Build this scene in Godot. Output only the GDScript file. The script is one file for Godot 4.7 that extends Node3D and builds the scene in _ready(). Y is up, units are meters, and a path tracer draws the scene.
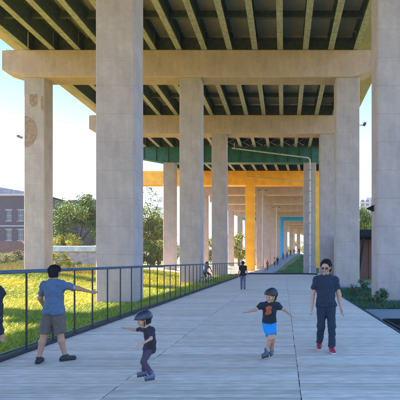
extends Node3D
# An elevated road on concrete piers above a timber boardwalk.
# Depth is written as Z metres in front of the viewer; in the scene that is -z.

const EYE := 1.75
const SOFFIT := 18.45       # underside of the steel girders
const SLAB := 20.0          # underside of the road slab
const GROUND := -0.15

var rng := RandomNumberGenerator.new()
var M := {}
var used := {}

# ---------------------------------------------------------------- mesh builder
class MB:
	var v := PackedVector3Array()
	var n := PackedVector3Array()
	var c := PackedColorArray()
	var col := Color(1, 1, 1)
	var use_col := false
	func tri(a: Vector3, b: Vector3, d: Vector3) -> void:
		var nn := (b - a).cross(d - a).normalized()
		v.append(a); v.append(d); v.append(b)
		n.append(nn); n.append(nn); n.append(nn)
		if use_col:
			c.append(col); c.append(col); c.append(col)
	func tri_n(a: Vector3, b: Vector3, d: Vector3, na: Vector3, nb: Vector3, nd: Vector3) -> void:
		v.append(a); v.append(d); v.append(b)
		n.append(na); n.append(nd); n.append(nb)
		if use_col:
			c.append(col); c.append(col); c.append(col)
	func quad(a: Vector3, b: Vector3, d: Vector3, e: Vector3) -> void:
		tri(a, b, d); tri(a, d, e)
	# a box with chamfered edges (bev = 0 for sharp)
	func box(at: Vector3, size: Vector3, bev := 0.0, bs := Basis.IDENTITY) -> void:
		var h := size * 0.5
		if bev <= 0.0:
			for ax in 3:
				for s in [-1.0, 1.0]:
					var o := Vector3.ZERO; o[ax] = h[ax] * s
					var u := Vector3.ZERO; u[(ax + 1) % 3] = h[(ax + 1) % 3]
					var w := Vector3.ZERO; w[(ax + 2) % 3] = h[(ax + 2) % 3] * s
					quad(at + bs * (o - u - w), at + bs * (o + u - w), at + bs * (o + u + w), at + bs * (o - u + w))
			return
		var i := h - Vector3(bev, bev, bev)
		for ax in 3:
			var a1 := (ax + 1) % 3
			var a2 := (ax + 2) % 3
			for s in [-1.0, 1.0]:
				var o := Vector3.ZERO; o[ax] = h[ax] * s
				var u := Vector3.ZERO; u[a1] = i[a1]
				var w := Vector3.ZERO; w[a2] = i[a2] * s
				quad(at + bs * (o - u - w), at + bs * (o + u - w), at + bs * (o + u + w), at + bs * (o - u + w))
		for ax in 3:
			var a1 := (ax + 1) % 3
			var a2 := (ax + 2) % 3
			for s1 in [-1.0, 1.0]:
				for s2 in [-1.0, 1.0]:
					var e := Vector3.ZERO; e[ax] = i[ax]
					var p := Vector3.ZERO; p[a1] = h[a1] * s1; p[a2] = i[a2] * s2
					var q := Vector3.ZERO; q[a1] = i[a1] * s1; q[a2] = h[a2] * s2
					if s1 * s2 > 0:
						quad(at + bs * (p - e), at + bs * (p + e), at + bs * (q + e), at + bs * (q - e))
					else:
						quad(at + bs * (q - e), at + bs * (q + e), at + bs * (p + e), at + bs * (p - e))
		for sx in [-1.0, 1.0]:
			for sy in [-1.0, 1.0]:
				for sz in [-1.0, 1.0]:
					var p := at + bs * Vector3(h.x * sx, i.y * sy, i.z * sz)
					var q := at + bs * Vector3(i.x * sx, h.y * sy, i.z * sz)
					var r := at + bs * Vector3(i.x * sx, i.y * sy, h.z * sz)
					if sx * sy * sz > 0: tri(p, q, r)
					else: tri(p, r, q)
	# a rectangular bar between two points, its sides kept upright
	func bar(p: Vector3, q: Vector3, w: float, hh: float, bev := 0.0) -> void:
		var d := (q - p)
		var l := d.length()
		d = d / l
		var up := Vector3.UP if absf(d.y) < 0.95 else Vector3.RIGHT
		var r := d.cross(up).normalized()
		var u := r.cross(d)
		box((p + q) * 0.5, Vector3(w, hh, l), bev, Basis(r, u, -d))
	func tube(pts: Array, rad: Array, sides := 8, caps := true) -> void:
		var rings := []
		var prev := Vector3.ZERO
		for k in pts.size():
			var d: Vector3
			if k == 0: d = pts[1] - pts[0]
			elif k == pts.size() - 1: d = pts[k] - pts[k - 1]
			else: d = (pts[k + 1] - pts[k]).normalized() + (pts[k] - pts[k - 1]).normalized()
			d = d.normalized()
			var r: Vector3
			if k == 0:
				r = d.cross(Vector3.UP if absf(d.y) < 0.9 else Vector3.RIGHT).normalized()
			else:
				r = (prev - d * prev.dot(d)).normalized()
			prev = r
			var u := d.cross(r)
			var ring := []
			for j in sides:
				var a := TAU * j / sides
				ring.append(r * cos(a) + u * sin(a))
			rings.append(ring)
		for k in pts.size() - 1:
			var p: Vector3 = pts[k]
			var q: Vector3 = pts[k + 1]
			var ra: float = rad[k]
			var rb: float = rad[k + 1]
			for j in sides:
				var j2 := (j + 1) % sides
				var a0: Vector3 = rings[k][j]
				var a1: Vector3 = rings[k][j2]
				var b0: Vector3 = rings[k + 1][j]
				var b1: Vector3 = rings[k + 1][j2]
				tri_n(p + a0 * ra, p + a1 * ra, q + b1 * rb, a0, a1, b1)
				tri_n(p + a0 * ra, q + b1 * rb, q + b0 * rb, a0, b1, b0)
		if caps:
			var e := pts.size() - 1
			for j in sides:
				var j2 := (j + 1) % sides
				tri(pts[0], pts[0] + rings[0][j2] * rad[0], pts[0] + rings[0][j] * rad[0])
				tri(pts[e], pts[e] + rings[e][j] * rad[e], pts[e] + rings[e][j2] * rad[e])
	# outline in x-y (counterclockwise seen from +z), extruded from z0 to z1
	func prism(poly: PackedVector2Array, z0: float, z1: float) -> void:
		var idx := Geometry2D.triangulate_polygon(poly)
		for t in range(0, idx.size(), 3):
			var a := poly[idx[t]]
			var b := poly[idx[t + 1]]
			var d := poly[idx[t + 2]]
			if (b - a).cross(d - a) < 0:
				var sw := b; b = d; d = sw
			tri(Vector3(a.x, a.y, z1), Vector3(b.x, b.y, z1), Vector3(d.x, d.y, z1))
			tri(Vector3(a.x, a.y, z0), Vector3(d.x, d.y, z0), Vector3(b.x, b.y, z0))
		for k in poly.size():
			var a := poly[k]
			var b := poly[(k + 1) % poly.size()]
			quad(Vector3(a.x, a.y, z0), Vector3(b.x, b.y, z0), Vector3(b.x, b.y, z1), Vector3(a.x, a.y, z1))
	func ball(at: Vector3, r: Vector3, sides := 12, rows := 8) -> void:
		for i in rows:
			var t0 := PI * i / rows - PI / 2
			var t1 := PI * (i + 1) / rows - PI / 2
			for j in sides:
				var f0 := TAU * j / sides
				var f1 := TAU * (j + 1) / sides
				var a := Vector3(cos(t0) * cos(f0), sin(t0), -cos(t0) * sin(f0))
				var b := Vector3(cos(t0) * cos(f1), sin(t0), -cos(t0) * sin(f1))
				var d := Vector3(cos(t1) * cos(f1), sin(t1), -cos(t1) * sin(f1))
				var e := Vector3(cos(t1) * cos(f0), sin(t1), -cos(t1) * sin(f0))
				if i > 0: tri_n(at + a * r, at + b * r, at + d * r, a, b, d)
				if i < rows - 1: tri_n(at + a * r, at + d * r, at + e * r, a, d, e)
	func mesh() -> ArrayMesh:
		var arr := []
		arr.resize(Mesh.ARRAY_MAX)
		arr[Mesh.ARRAY_VERTEX] = v
		arr[Mesh.ARRAY_NORMAL] = n
		if use_col: arr[Mesh.ARRAY_COLOR] = c
		var m := ArrayMesh.new()
		m.add_surface_from_arrays(Mesh.PRIMITIVE_TRIANGLES, arr)
		return m

# ---------------------------------------------------------------- distance-field bodies
class Field:
	var v := PackedVector3Array()
	var n := PackedVector3Array()
	var idx := PackedInt32Array()
	# prims: [a, b, ra, rb, flat_dir (or ZERO), flat, planes [[point, normal], ...]]
	func net(prims: Array, cell: float, k: float, folds := 0.0) -> void:
		var lo := Vector3(1e9, 1e9, 1e9)
		var hi := -lo
		for p in prims:
			var r: float = maxf(p[2], p[3]) + cell * 2.0
			lo = lo.min((p[0] as Vector3).min(p[1]) - Vector3(r, r, r))
			hi = hi.max((p[0] as Vector3).max(p[1]) + Vector3(r, r, r))
		var nx := int((hi.x - lo.x) / cell) + 3
		var ny := int((hi.y - lo.y) / cell) + 3
		var nz := int((hi.z - lo.z) / cell) + 3
		var g := PackedFloat32Array()
		g.resize(nx * ny * nz)
		g.fill(1.0)
		var sy := nx
		var sz := nx * ny
		for p in prims:
			var a: Vector3 = p[0]
			var b: Vector3 = p[1]
			var ra: float = p[2]
			var rb: float = p[3]
			var fd: Vector3 = p[4]
			var fl: float = 0.0
			if p[5] != 1.0: fl = 1.0 / float(p[5]) - 1.0
			var planes: Array = p[6]
			var r := maxf(ra, rb) + k * 0.6 + cell * 2.0
			var l := ((a.min(b) - Vector3(r, r, r) - lo) / cell).floor()
			var h := ((a.max(b) + Vector3(r, r, r) - lo) / cell).ceil()
			var x0 := maxi(0, int(l.x)); var x1 := mini(nx - 1, int(h.x))
			var y0 := maxi(0, int(l.y)); var y1 := mini(ny - 1, int(h.y))
			var z0 := maxi(0, int(l.z)); var z1 := mini(nz - 1, int(h.z))
			var ab := b - a
			var inv := 1.0 / maxf(ab.length_squared(), 1e-9)
			var dr := rb - ra
			for iz in range(z0, z1 + 1):
				for iy in range(y0, y1 + 1):
					var at := iz * sz + iy * sy + x0
					var q := Vector3(lo.x + x0 * cell, lo.y + iy * cell, lo.z + iz * cell) - a
					for ix in range(x0, x1 + 1):
						var w := q
						if fl != 0.0: w = q + fd * (q.dot(fd) * fl)
						var t := clampf(w.dot(ab) * inv, 0.0, 1.0)
						var d := (w - ab * t).length() - ra - dr * t
						for pl in planes:
							d = maxf(d, (q + a - pl[0]).dot(pl[1]))
						var e := g[at]
						var s := k - absf(e - d)
						if s > 0.0: g[at] = minf(e, d) - s * s / k * 0.25
						elif d < e: g[at] = d
						at += 1
						q.x += cell
		var vid := {}
		var lim := cell * 3.4
		if folds > 0.0:
			var fn := FastNoiseLite.new()
			fn.seed = int(lo.x * 977.0 + lo.z * 331.0)
			fn.frequency = 1.0
			fn.fractal_octaves = 2
			for i in g.size():
				if absf(g[i]) < lim + folds:
					var fx := lo.x + (i % nx) * cell
					var fy := lo.y + ((i / sy) % ny) * cell
					var fz := lo.z + (i / sz) * cell
					g[i] += folds * fn.get_noise_3d(fx * 6.0 + fy * 4.5, fy * 6.5 - fx * 5.0, fz * 5.0 + fy * 2.0)
		var base := v.size()
		for iz in nz - 1:
			for iy in ny - 1:
				var at := iz * sz + iy * sy
				for ix in nx - 1:
					var f0 := g[at]
					if absf(f0) < lim:
						var f := [f0, g[at + 1], g[at + sy], g[at + sy + 1], g[at + sz], g[at + sz + 1], g[at + sz + sy], g[at + sz + sy + 1]]
						var mask := 0
						for q in 8:
							if f[q] < 0.0: mask |= 1 << q
						if mask != 0 and mask != 255:
							var sum := Vector3.ZERO
							var cnt := 0
							for e in [[0, 1], [2, 3], [4, 5], [6, 7], [0, 2], [1, 3], [4, 6], [5, 7], [0, 4], [1, 5], [2, 6], [3, 7]]:
								var fa: float = f[e[0]]
								var fb: float = f[e[1]]
								if (fa < 0.0) != (fb < 0.0):
									var t := fa / (fa - fb)
									var pa := Vector3(e[0] & 1, (e[0] >> 1) & 1, e[0] >> 2)
									var pb := Vector3(e[1] & 1, (e[1] >> 1) & 1, e[1] >> 2)
									sum += pa.lerp(pb, t)
									cnt += 1
							var gr := Vector3(f[1] + f[3] + f[5] + f[7] - f[0] - f[2] - f[4] - f[6], f[2] + f[3] + f[6] + f[7] - f[0] - f[1] - f[4] - f[5], f[4] + f[5] + f[6] + f[7] - f[0] - f[1] - f[2] - f[3])
							vid[at] = v.size()
							v.append(lo + (Vector3(ix, iy, iz) + sum / cnt) * cell)
							n.append(gr.normalized())
					at += 1
		for at in vid:
			# edges from this corner along x, y, z; the cells round each edge
			var f0 := g[at]
			for ax in 3:
				var st: int = [1, sy, sz][ax]
				var f1 := g[at + st]
				if (f0 < 0.0) == (f1 < 0.0): continue
				var u: int = [sy, sz, 1][ax]
				var w: int = [sz, 1, sy][ax]
				if not (vid.has(at - u) and vid.has(at - w) and vid.has(at - u - w)): continue
				var a: int = vid[at]
				var b: int = vid[at - u]
				var c: int = vid[at - u - w]
				var d: int = vid[at - w]
				if f0 < 0.0: idx.append_array(PackedInt32Array([a, c, b, a, d, c]))
				else: idx.append_array(PackedInt32Array([a, b, c, a, c, d]))
	func mesh() -> ArrayMesh:
		var arr := []
		arr.resize(Mesh.ARRAY_MAX)
		arr[Mesh.ARRAY_VERTEX] = v
		arr[Mesh.ARRAY_NORMAL] = n
		arr[Mesh.ARRAY_INDEX] = idx
		var m := ArrayMesh.new()
		m.add_surface_from_arrays(Mesh.PRIMITIVE_TRIANGLES, arr)
		return m

# ---------------------------------------------------------------- scene helpers
func numbered(called: String) -> String:
	var k: int = used.get(called, 0)
	used[called] = k + 1
	return called if k == 0 else "%s_%03d" % [called, k]

func tag(o: Node, label: String, category: String, group := "") -> void:
	o.set_meta("label", label)
	o.set_meta("category", category)
	if group != "": o.set_meta("group", group)

func thing(called: String, label: String, category: String, at := Vector3.ZERO, turn := 0.0, group := "") -> Node3D:
	var o := Node3D.new()
	o.name = numbered(called)
	add_child(o)
	o.position = at
	o.rotation.y = turn
	tag(o, label, category, group)
	return o

func part(called: String, mesh: Mesh, mat: Material, parent: Node, at := Vector3.ZERO) -> MeshInstance3D:
	var o := MeshInstance3D.new()
	o.mesh = mesh
	o.material_override = mat
	if parent == self:
		o.name = numbered(called)
		add_child(o)
	else:
		o.name = called
		parent.add_child(o, true)
	o.position = at
	return o

func structure(called: String, mesh: Mesh, mat: Material) -> MeshInstance3D:
	var o := part(called, mesh, mat, self)
	o.set_meta("kind", "structure")
	return o

func lin(r: float, g: float, b: float) -> Color:
	return Color(r, g, b).linear_to_srgb()

# ---------------------------------------------------------------- materials
func noise_bytes(size: int, freq: float, oct: int, sd: int, kind := FastNoiseLite.TYPE_SIMPLEX_SMOOTH) -> PackedByteArray:
	var f := FastNoiseLite.new()
	f.seed = sd
	f.noise_type = kind
	f.frequency = freq
	f.fractal_octaves = oct
	var im := f.get_seamless_image(size, size, false, false, 0.15, true)
	im.convert(Image.FORMAT_L8)
	return im.get_data()

# a grey texture whose mean is near white, made of several noises: [frequency, octaves, amount, stretch]
func grain_texture(size: int, layers: Array, sd: int, low := 0.35, mean := 0.82) -> Array:
	var acc := PackedFloat32Array()
	acc.resize(size * size)
	acc.fill(0.0)
	var k := 0
	for l in layers:
		var d := noise_bytes(size, l[0], l[1], sd + k * 17)
		var amt: float = l[2] / 255.0
		var stretch: int = l[3]
		if stretch == 1:
			for i in size * size: acc[i] += (d[i] - 127.5) * amt
		else:       # stretched along the rows (stretch > 0) or the columns (stretch < 0)
			for y in size:
				for x in size:
					var sx := x
					var sy2 := y
					if stretch > 0: sx = x / stretch
					else: sy2 = y / -stretch
					acc[y * size + x] += (d[sy2 * size + sx] - 127.5) * amt
		k += 1
	var out := PackedByteArray()
	out.resize(size * size)
	for i in size * size:
		out[i] = int(clampf(mean + acc[i], low, 1.0) * 255.0)
	var im := Image.create_from_data(size, size, false, Image.FORMAT_L8, out)
	var nm := im.duplicate() as Image
	nm.convert(Image.FORMAT_RGBA8)
	nm.bump_map_to_normal_map(2.0)
	im.convert(Image.FORMAT_RGB8)
	return [ImageTexture.create_from_image(im), ImageTexture.create_from_image(nm)]

func mat(color: Color, rough := 0.8, tex: Array = [], scale := Vector3.ONE, bump := 0.0, world := true, metal := 0.0) -> StandardMaterial3D:
	var m := StandardMaterial3D.new()
	m.albedo_color = color
	m.roughness = rough
	m.metallic = metal
	if tex.size() > 0:
		m.albedo_texture = tex[0]
		m.uv1_triplanar = true
		m.uv1_world_triplanar = world
		m.uv1_triplanar_sharpness = 8.0
		m.uv1_scale = scale
		if bump > 0.0:
			m.normal_enabled = true
			m.normal_texture = tex[1]
			m.normal_scale = bump
	return m

func make_materials() -> void:
	var concrete := grain_texture(768, [[0.005, 5, 0.10, 1], [0.03, 3, 0.05, 1], [0.02, 3, 0.06, -9], [0.25, 2, 0.09, 1]], 11, 0.35, 0.88)
	var plain := grain_texture(512, [[0.01, 4, 0.22, 1], [0.08, 3, 0.14, 1], [0.3, 2, 0.12, 1]], 31)
	var wood := grain_texture(512, [[0.06, 3, 0.07, 10], [0.25, 2, 0.08, 10], [0.012, 4, 0.16, 1], [0.3, 1, 0.08, 1]], 51, 0.35, 0.86)
	var weave := grain_texture(256, [[0.02, 3, 0.10, 1], [0.3, 1, 0.12, 1]], 71)
	M.tex_concrete = concrete
	var paint := grain_texture(256, [[0.01, 4, 0.12, 1], [0.08, 3, 0.08, 1], [0.3, 2, 0.06, 1]], 91, 0.5, 0.95)
	M.tex_plain = plain
	M.column = mat(lin(0.475, 0.395, 0.355), 0.88, concrete, Vector3(0.16, 0.16, 0.16), 0.4)
	M.cap = mat(lin(0.57, 0.425, 0.345), 0.88, concrete, Vector3(0.12, 0.12, 0.12), 0.4)
	M.slab = mat(lin(0.60, 0.51, 0.35), 0.9, concrete, Vector3(0.14, 0.14, 0.14), 0.3)
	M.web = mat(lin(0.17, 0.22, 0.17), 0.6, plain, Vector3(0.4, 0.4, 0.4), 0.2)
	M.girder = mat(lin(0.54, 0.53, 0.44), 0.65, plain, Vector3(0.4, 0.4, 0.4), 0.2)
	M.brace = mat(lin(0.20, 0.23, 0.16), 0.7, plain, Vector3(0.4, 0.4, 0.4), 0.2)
	M.green = mat(lin(0.035, 0.19, 0.14), 0.5, plain, Vector3(0.3, 0.3, 0.3), 0.2)
	M.orange = mat(lin(0.98, 0.44, 0.004), 0.5, paint, Vector3(0.2, 0.2, 0.2), 0.2)
	M.blue = mat(lin(0.015, 0.33, 0.80), 0.6, paint, Vector3(0.5, 0.5, 0.5), 0.2)
	M.patch = mat(lin(0.43, 0.305, 0.22), 0.9, plain, Vector3(0.6, 0.6, 0.6), 0.2)
	M.white_pipe = mat(lin(0.72, 0.72, 0.68), 0.5, plain, Vector3(0.5, 0.5, 0.5))
	M.planks = []
	for k in 6:
		var t: float = [1.0, 0.90, 1.07, 0.83, 0.95, 1.03][k]
		var m := mat(lin(0.86 * t, 0.63 * t, 0.48 * t * (0.98 + 0.015 * (k % 3))), 0.72, wood, Vector3(0.42, 1.4, 1.4), 0.12)
		m.uv1_offset = Vector3(0.37 * k, 0.21 * k, 0.29 * k)
		M.planks.append(m)
	M.dark_wood = mat(lin(0.03, 0.032, 0.035), 0.8, wood, Vector3(0.5, 1.5, 1.5), 0.4)
	M.rail = mat(lin(0.06, 0.14, 0.23), 0.35, plain, Vector3(0.7, 0.7, 0.7), 0.1, true, 0.3)
	M.post = mat(lin(0.03, 0.045, 0.05), 0.45, plain, Vector3(0.7, 0.7, 0.7), 0.1, true, 0.2)
	M.soil = mat(lin(0.32, 0.30, 0.05), 0.95, plain, Vector3(0.15, 0.15, 0.15), 0.8)
	M.gravel = mat(lin(0.68, 0.57, 0.48), 0.95, plain, Vector3(0.35, 0.35, 0.35), 0.8)
	M.paving = mat(lin(0.22, 0.20, 0.20), 0.85, concrete, Vector3(0.5, 0.5, 0.5), 0.4)
	M.path = mat(lin(0.40, 0.42, 0.42), 0.85, plain, Vector3(0.3, 0.3, 0.3), 0.4)
	M.mound = mat(lin(0.05, 0.17, 0.05), 0.95, plain, Vector3(0.3, 0.3, 0.3), 0.8)
	M.corten = mat(lin(0.16, 0.085, 0.06), 0.85, concrete, Vector3(0.4, 0.4, 0.4), 0.4)
	M.grime = mat(lin(0.05, 0.047, 0.05), 0.95, plain, Vector3(0.5, 0.5, 0.5))
	M.black = mat(lin(0.010, 0.010, 0.011), 0.9, plain, Vector3(0.5, 0.5, 0.5))
	M.brick = mat(lin(0.085, 0.06, 0.075), 0.9, concrete, Vector3(0.3, 0.3, 0.3), 0.5)
	M.stone = mat(lin(0.34, 0.32, 0.31), 0.85, concrete, Vector3(0.3, 0.3, 0.3), 0.3)
	M.roof = mat(lin(0.30, 0.30, 0.31), 0.7, plain, Vector3(0.3, 0.3, 0.3), 0.2)
	M.slate = mat(lin(0.09, 0.09, 0.10), 0.8, plain, Vector3(0.3, 0.3, 0.3), 0.3)
	M.cream = mat(lin(0.55, 0.45, 0.38), 0.85, plain, Vector3(0.2, 0.2, 0.2))
	M.shed_roof = mat(lin(0.66, 0.70, 0.64), 0.6, plain, Vector3(0.2, 0.2, 0.2))
	M.frame = mat(lin(0.28, 0.28, 0.30), 0.6)
	M.glass = mat(lin(0.03, 0.035, 0.045), 0.08)
	M.bark = mat(lin(0.10, 0.075, 0.05), 0.95, wood, Vector3(0.8, 0.8, 0.8), 0.6)
	M.metal = mat(lin(0.30, 0.31, 0.32), 0.4, plain, Vector3(1, 1, 1), 0.0, true, 0.6)
	# foliage and grass take their tints from the vertices
	var leaf := mat(Color(1, 1, 1), 0.6)
	leaf.vertex_color_use_as_albedo = true
	leaf.backlight_enabled = true
	leaf.backlight = Color(0.35, 0.38, 0.1)
	leaf.cull_mode = BaseMaterial3D.CULL_DISABLED
	M.leaf = leaf
	# cloth and skin
	M.weave = weave
	M.hair = mat(lin(0.018, 0.014, 0.012), 0.8, weave, Vector3(6, 6, 6), 1.5, false)
	M.eye = mat(lin(0.02, 0.016, 0.014), 0.1)
	M.lips = mat(lin(0.30, 0.11, 0.09), 0.5)
	M.rubber = mat(lin(0.015, 0.015, 0.016), 0.6)
	M.sole = mat(lin(0.6, 0.58, 0.56), 0.7)

func cloth(r: float, g: float, b: float) -> StandardMaterial3D:
	var m := mat(lin(r, g, b), 0.9, M.weave, Vector3(2.2, 2.2, 2.2), 1.2, false)
	m.rim_enabled = true
	m.rim = 0.15
	return m

func skin(r: float, g: float, b: float) -> StandardMaterial3D:
	var m := mat(lin(r, g, b), 0.55)
	m.subsurf_scatter_enabled = true
	m.subsurf_scatter_strength = 0.08
	return m

# ---------------------------------------------------------------- layout of the road
func veer(z: float) -> float:       # the far road bears to the right
	return maxf(0.0, z - 59.0) * 0.0765 + pow(maxf(0.0, z - 146.0), 2.0) * 0.0028

func ground_height(x: float, z: float) -> float:
	var h := GROUND
	h += 0.8 * smoothstep(-10.0, -20.0, x) * smoothstep(14.0, 28.0, z)
	h += 0.7 * smoothstep(-22.0, -45.0, x) * smoothstep(20.0, 40.0, z)
	var m := smoothstep(60.0, 122.0, z) * 3.9 * smoothstep(-7.0 + veer(z) * 0.7, -2.5 + veer(z) * 0.7, x) * smoothstep(60.0, 30.0, x) * smoothstep(230.0, 170.0, z)
	return h + m

func build_ground() -> void:
	var xs := [-1500.0, -700.0, -350.0, -200.0, -120.0, -90.0]
	var x := -70.0
	while x <= 60.0:
		xs.append(x)
		x += 2.0
	xs.append_array([75.0, 100.0, 140.0, 220.0, 400.0, 800.0, 1500.0])
	var zs := [-600.0, -200.0, -80.0, -40.0, -20.0]
	var z := -10.0
	while z <= 180.0:
		zs.append(z)
		z += 2.0
	zs.append_array([190.0, 205.0, 230.0, 280.0, 400.0, 700.0, 1200.0, 2200.0])
	var mb := MB.new()
	for i in xs.size() - 1:
		for j in zs.size() - 1:
			var a := Vector3(xs[i], ground_height(xs[i], zs[j]), -zs[j])
			var b := Vector3(xs[i + 1], ground_height(xs[i + 1], zs[j]), -zs[j])
			var c := Vector3(xs[i + 1], ground_height(xs[i + 1], zs[j + 1]), -zs[j + 1])
			var d := Vector3(xs[i], ground_height(xs[i], zs[j + 1]), -zs[j + 1])
			mb.quad(a, b, c, d)
	structure("ground", mb.mesh(), M.soil)
	# pale gravel under the far spans
	mb = MB.new()
	ribbon(mb, [[54.0, -21.0, 7.0], [60.0, -21.0, 6.0], [66.0, -21.0, -3.6], [80.0, -20.5, -3.4], [100.0, -20.0, -3.0], [130.0, -19.0, -2.0], [200.0, -14.0, 2.0]], 0.03, 10)
	structure("gravel_yard", mb.mesh(), M.gravel)
	# paved footpath climbing the grass mound
	mb = MB.new()
	ribbon(mb, [[61.0, -4.4, -1.7], [66.0, -3.6, -1.3], [74.0, -3.1, -0.6], [84.0, -2.4, 0.5], [94.0, -1.5, 1.7], [106.0, -0.2, 3.4], [116.0, 1.2, 5.2], [128.0, 3.4, 8.0]], 0.06, 4)
	structure("footpath", mb.mesh(), M.path)

func ribbon(mb: MB, rows: Array, lift: float, cols: int) -> void:
	var fine := []
	for k in rows.size() - 1:
		for s in 4:
			var t := s / 4.0
			fine.append([lerpf(rows[k][0], rows[k + 1][0], t), lerpf(rows[k][1], rows[k + 1][1], t), lerpf(rows[k][2], rows[k + 1][2], t)])
	fine.append(rows[-1])
	for k in fine.size() - 1:
		for j in cols:
			var p := []
			for q in [[k, j], [k, j + 1], [k + 1, j + 1], [k + 1, j]]:
				var r: Array = fine[q[0]]
				var x := lerpf(r[1], r[2], q[1] / float(cols))
				p.append(Vector3(x, ground_height(x, r[0]) + lift, -r[0]))
			mb.quad(p[0], p[1], p[2], p[3])

# ---------------------------------------------------------------- the elevated road
const BENTS := [-10.6, 3.5, 17.6, 31.7, 45.8, 58.5, 74.0, 88.0, 102.0, 116.0, 130.0, 144.0, 158.0, 172.0, 186.0, 200.0, 214.0, 228.0, 242.0, 256.0, 270.0, 284.0]

func build_deck() -> void:
	var t := thing("viaduct_deck", "long elevated road deck overhead on rows of steel girders", "road deck")
	for b in BENTS.size() - 1:
		var z0: float = BENTS[b]
		var z1: float = BENTS[b + 1]
		var s0 := veer(z0)
		var s1 := veer(z1)
		var mb := MB.new()
		# slab with its edge upstands
		var pts := [[-23.3, SLAB], [9.0, SLAB], [9.0, SLAB + 1.35], [8.7, SLAB + 1.35], [8.6, SLAB + 0.35], [-22.9, SLAB + 0.35], [-23.0, SLAB + 1.35], [-23.3, SLAB + 1.35]]
		for k in pts.size():
			var p: Array = pts[k]
			var q: Array = pts[(k + 1) % pts.size()]
			mb.quad(Vector3(p[0] + s1, p[1], -z1), Vector3(q[0] + s1, q[1], -z1), Vector3(q[0] + s0, q[1], -z0), Vector3(p[0] + s0, p[1], -z0))
		part("slab", mb.mesh(), M.slab, t)
		for g in 14:
			var x := 5.7 - 2.0 * g
			mb = MB.new()
			var e := 0.06
			var a := Vector3(x + s0, 0, -z0 - e)
			var c := Vector3(x + s1, 0, -z1 + e)
			mb.bar(a + Vector3(0, SOFFIT + 0.03, 0), c + Vector3(0, SOFFIT + 0.03, 0), 0.44, 0.06)
			var wb := MB.new()
			wb.bar(a + Vector3(0, (SOFFIT + 0.06 + SLAB - 0.05) / 2, 0), c + Vector3(0, (SOFFIT + 0.06 + SLAB - 0.05) / 2, 0), 0.04, SLAB - SOFFIT - 0.11)
			wb.bar(a + Vector3(0, SLAB - 0.03, 0), c + Vector3(0, SLAB - 0.03, 0), 0.36, 0.055)
			var gd := part("girder", mb.mesh(), M.girder, t)
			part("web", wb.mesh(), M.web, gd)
		if b < 1 or b > 8: continue
		# cross frames: an end frame over each bent and three between
		var n := 4
		for k in n + 1:
			if k == n and b != 8: continue
			var z := lerpf(z0 + 0.8, z1 + 0.8, k / float(n))
			var s := veer(z)
			var depth := 1.15 if k % n == 0 else 0.5
			mb = MB.new()
			for g in 13:
				var xa := 5.7 - 2.0 * g - 0.03 + s
				var xb := xa - 1.94
				mb.box(Vector3((xa + xb) / 2, SLAB - 0.12 - depth / 2, -z), Vector3(1.93, depth, 0.05))
				mb.box(Vector3((xa + xb) / 2, SLAB - 0.12 - depth, -z), Vector3(1.93, 0.06, 0.22))
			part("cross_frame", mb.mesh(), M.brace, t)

func column_mesh(w: float, dep: float, y0: float, y1: float) -> ArrayMesh:
	# poured in lifts with a recessed joint between them; the corners are chamfered
	var mb := MB.new()
	var c := 0.06
	var lift := 1.24
	var y := y0
	while y < y1 - 0.01:
		var yt := minf(y + lift, y1)
		var levels := [[y, 0.009], [y + 0.009, 0.0], [yt - 0.009, 0.0], [yt, 0.009]]
		for k in 3:
			var ya: float = levels[k][0]
			var yb: float = levels[k + 1][0]
			var ra := ring(w / 2 - levels[k][1], dep / 2 - levels[k][1], c)
			var rb := ring(w / 2 - levels[k + 1][1], dep / 2 - levels[k + 1][1], c)
			for j in 8:
				var p: Vector2 = ra[j]
				var q: Vector2 = ra[(j + 1) % 8]
				var r: Vector2 = rb[(j + 1) % 8]
				var s: Vector2 = rb[j]
				mb.quad(Vector3(p.x, ya, p.y), Vector3(q.x, ya, q.y), Vector3(r.x, yb, r.y), Vector3(s.x, yb, s.y))
		y = yt
	return mb.mesh()

func ring(a: float, b: float, c: float) -> Array:
	return [Vector2(a, b - c), Vector2(a, -b + c), Vector2(a - c, -b), Vector2(-a + c, -b), Vector2(-a, -b + c), Vector2(-a, b - c), Vector2(-a + c, b), Vector2(a - c, b)]

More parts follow.
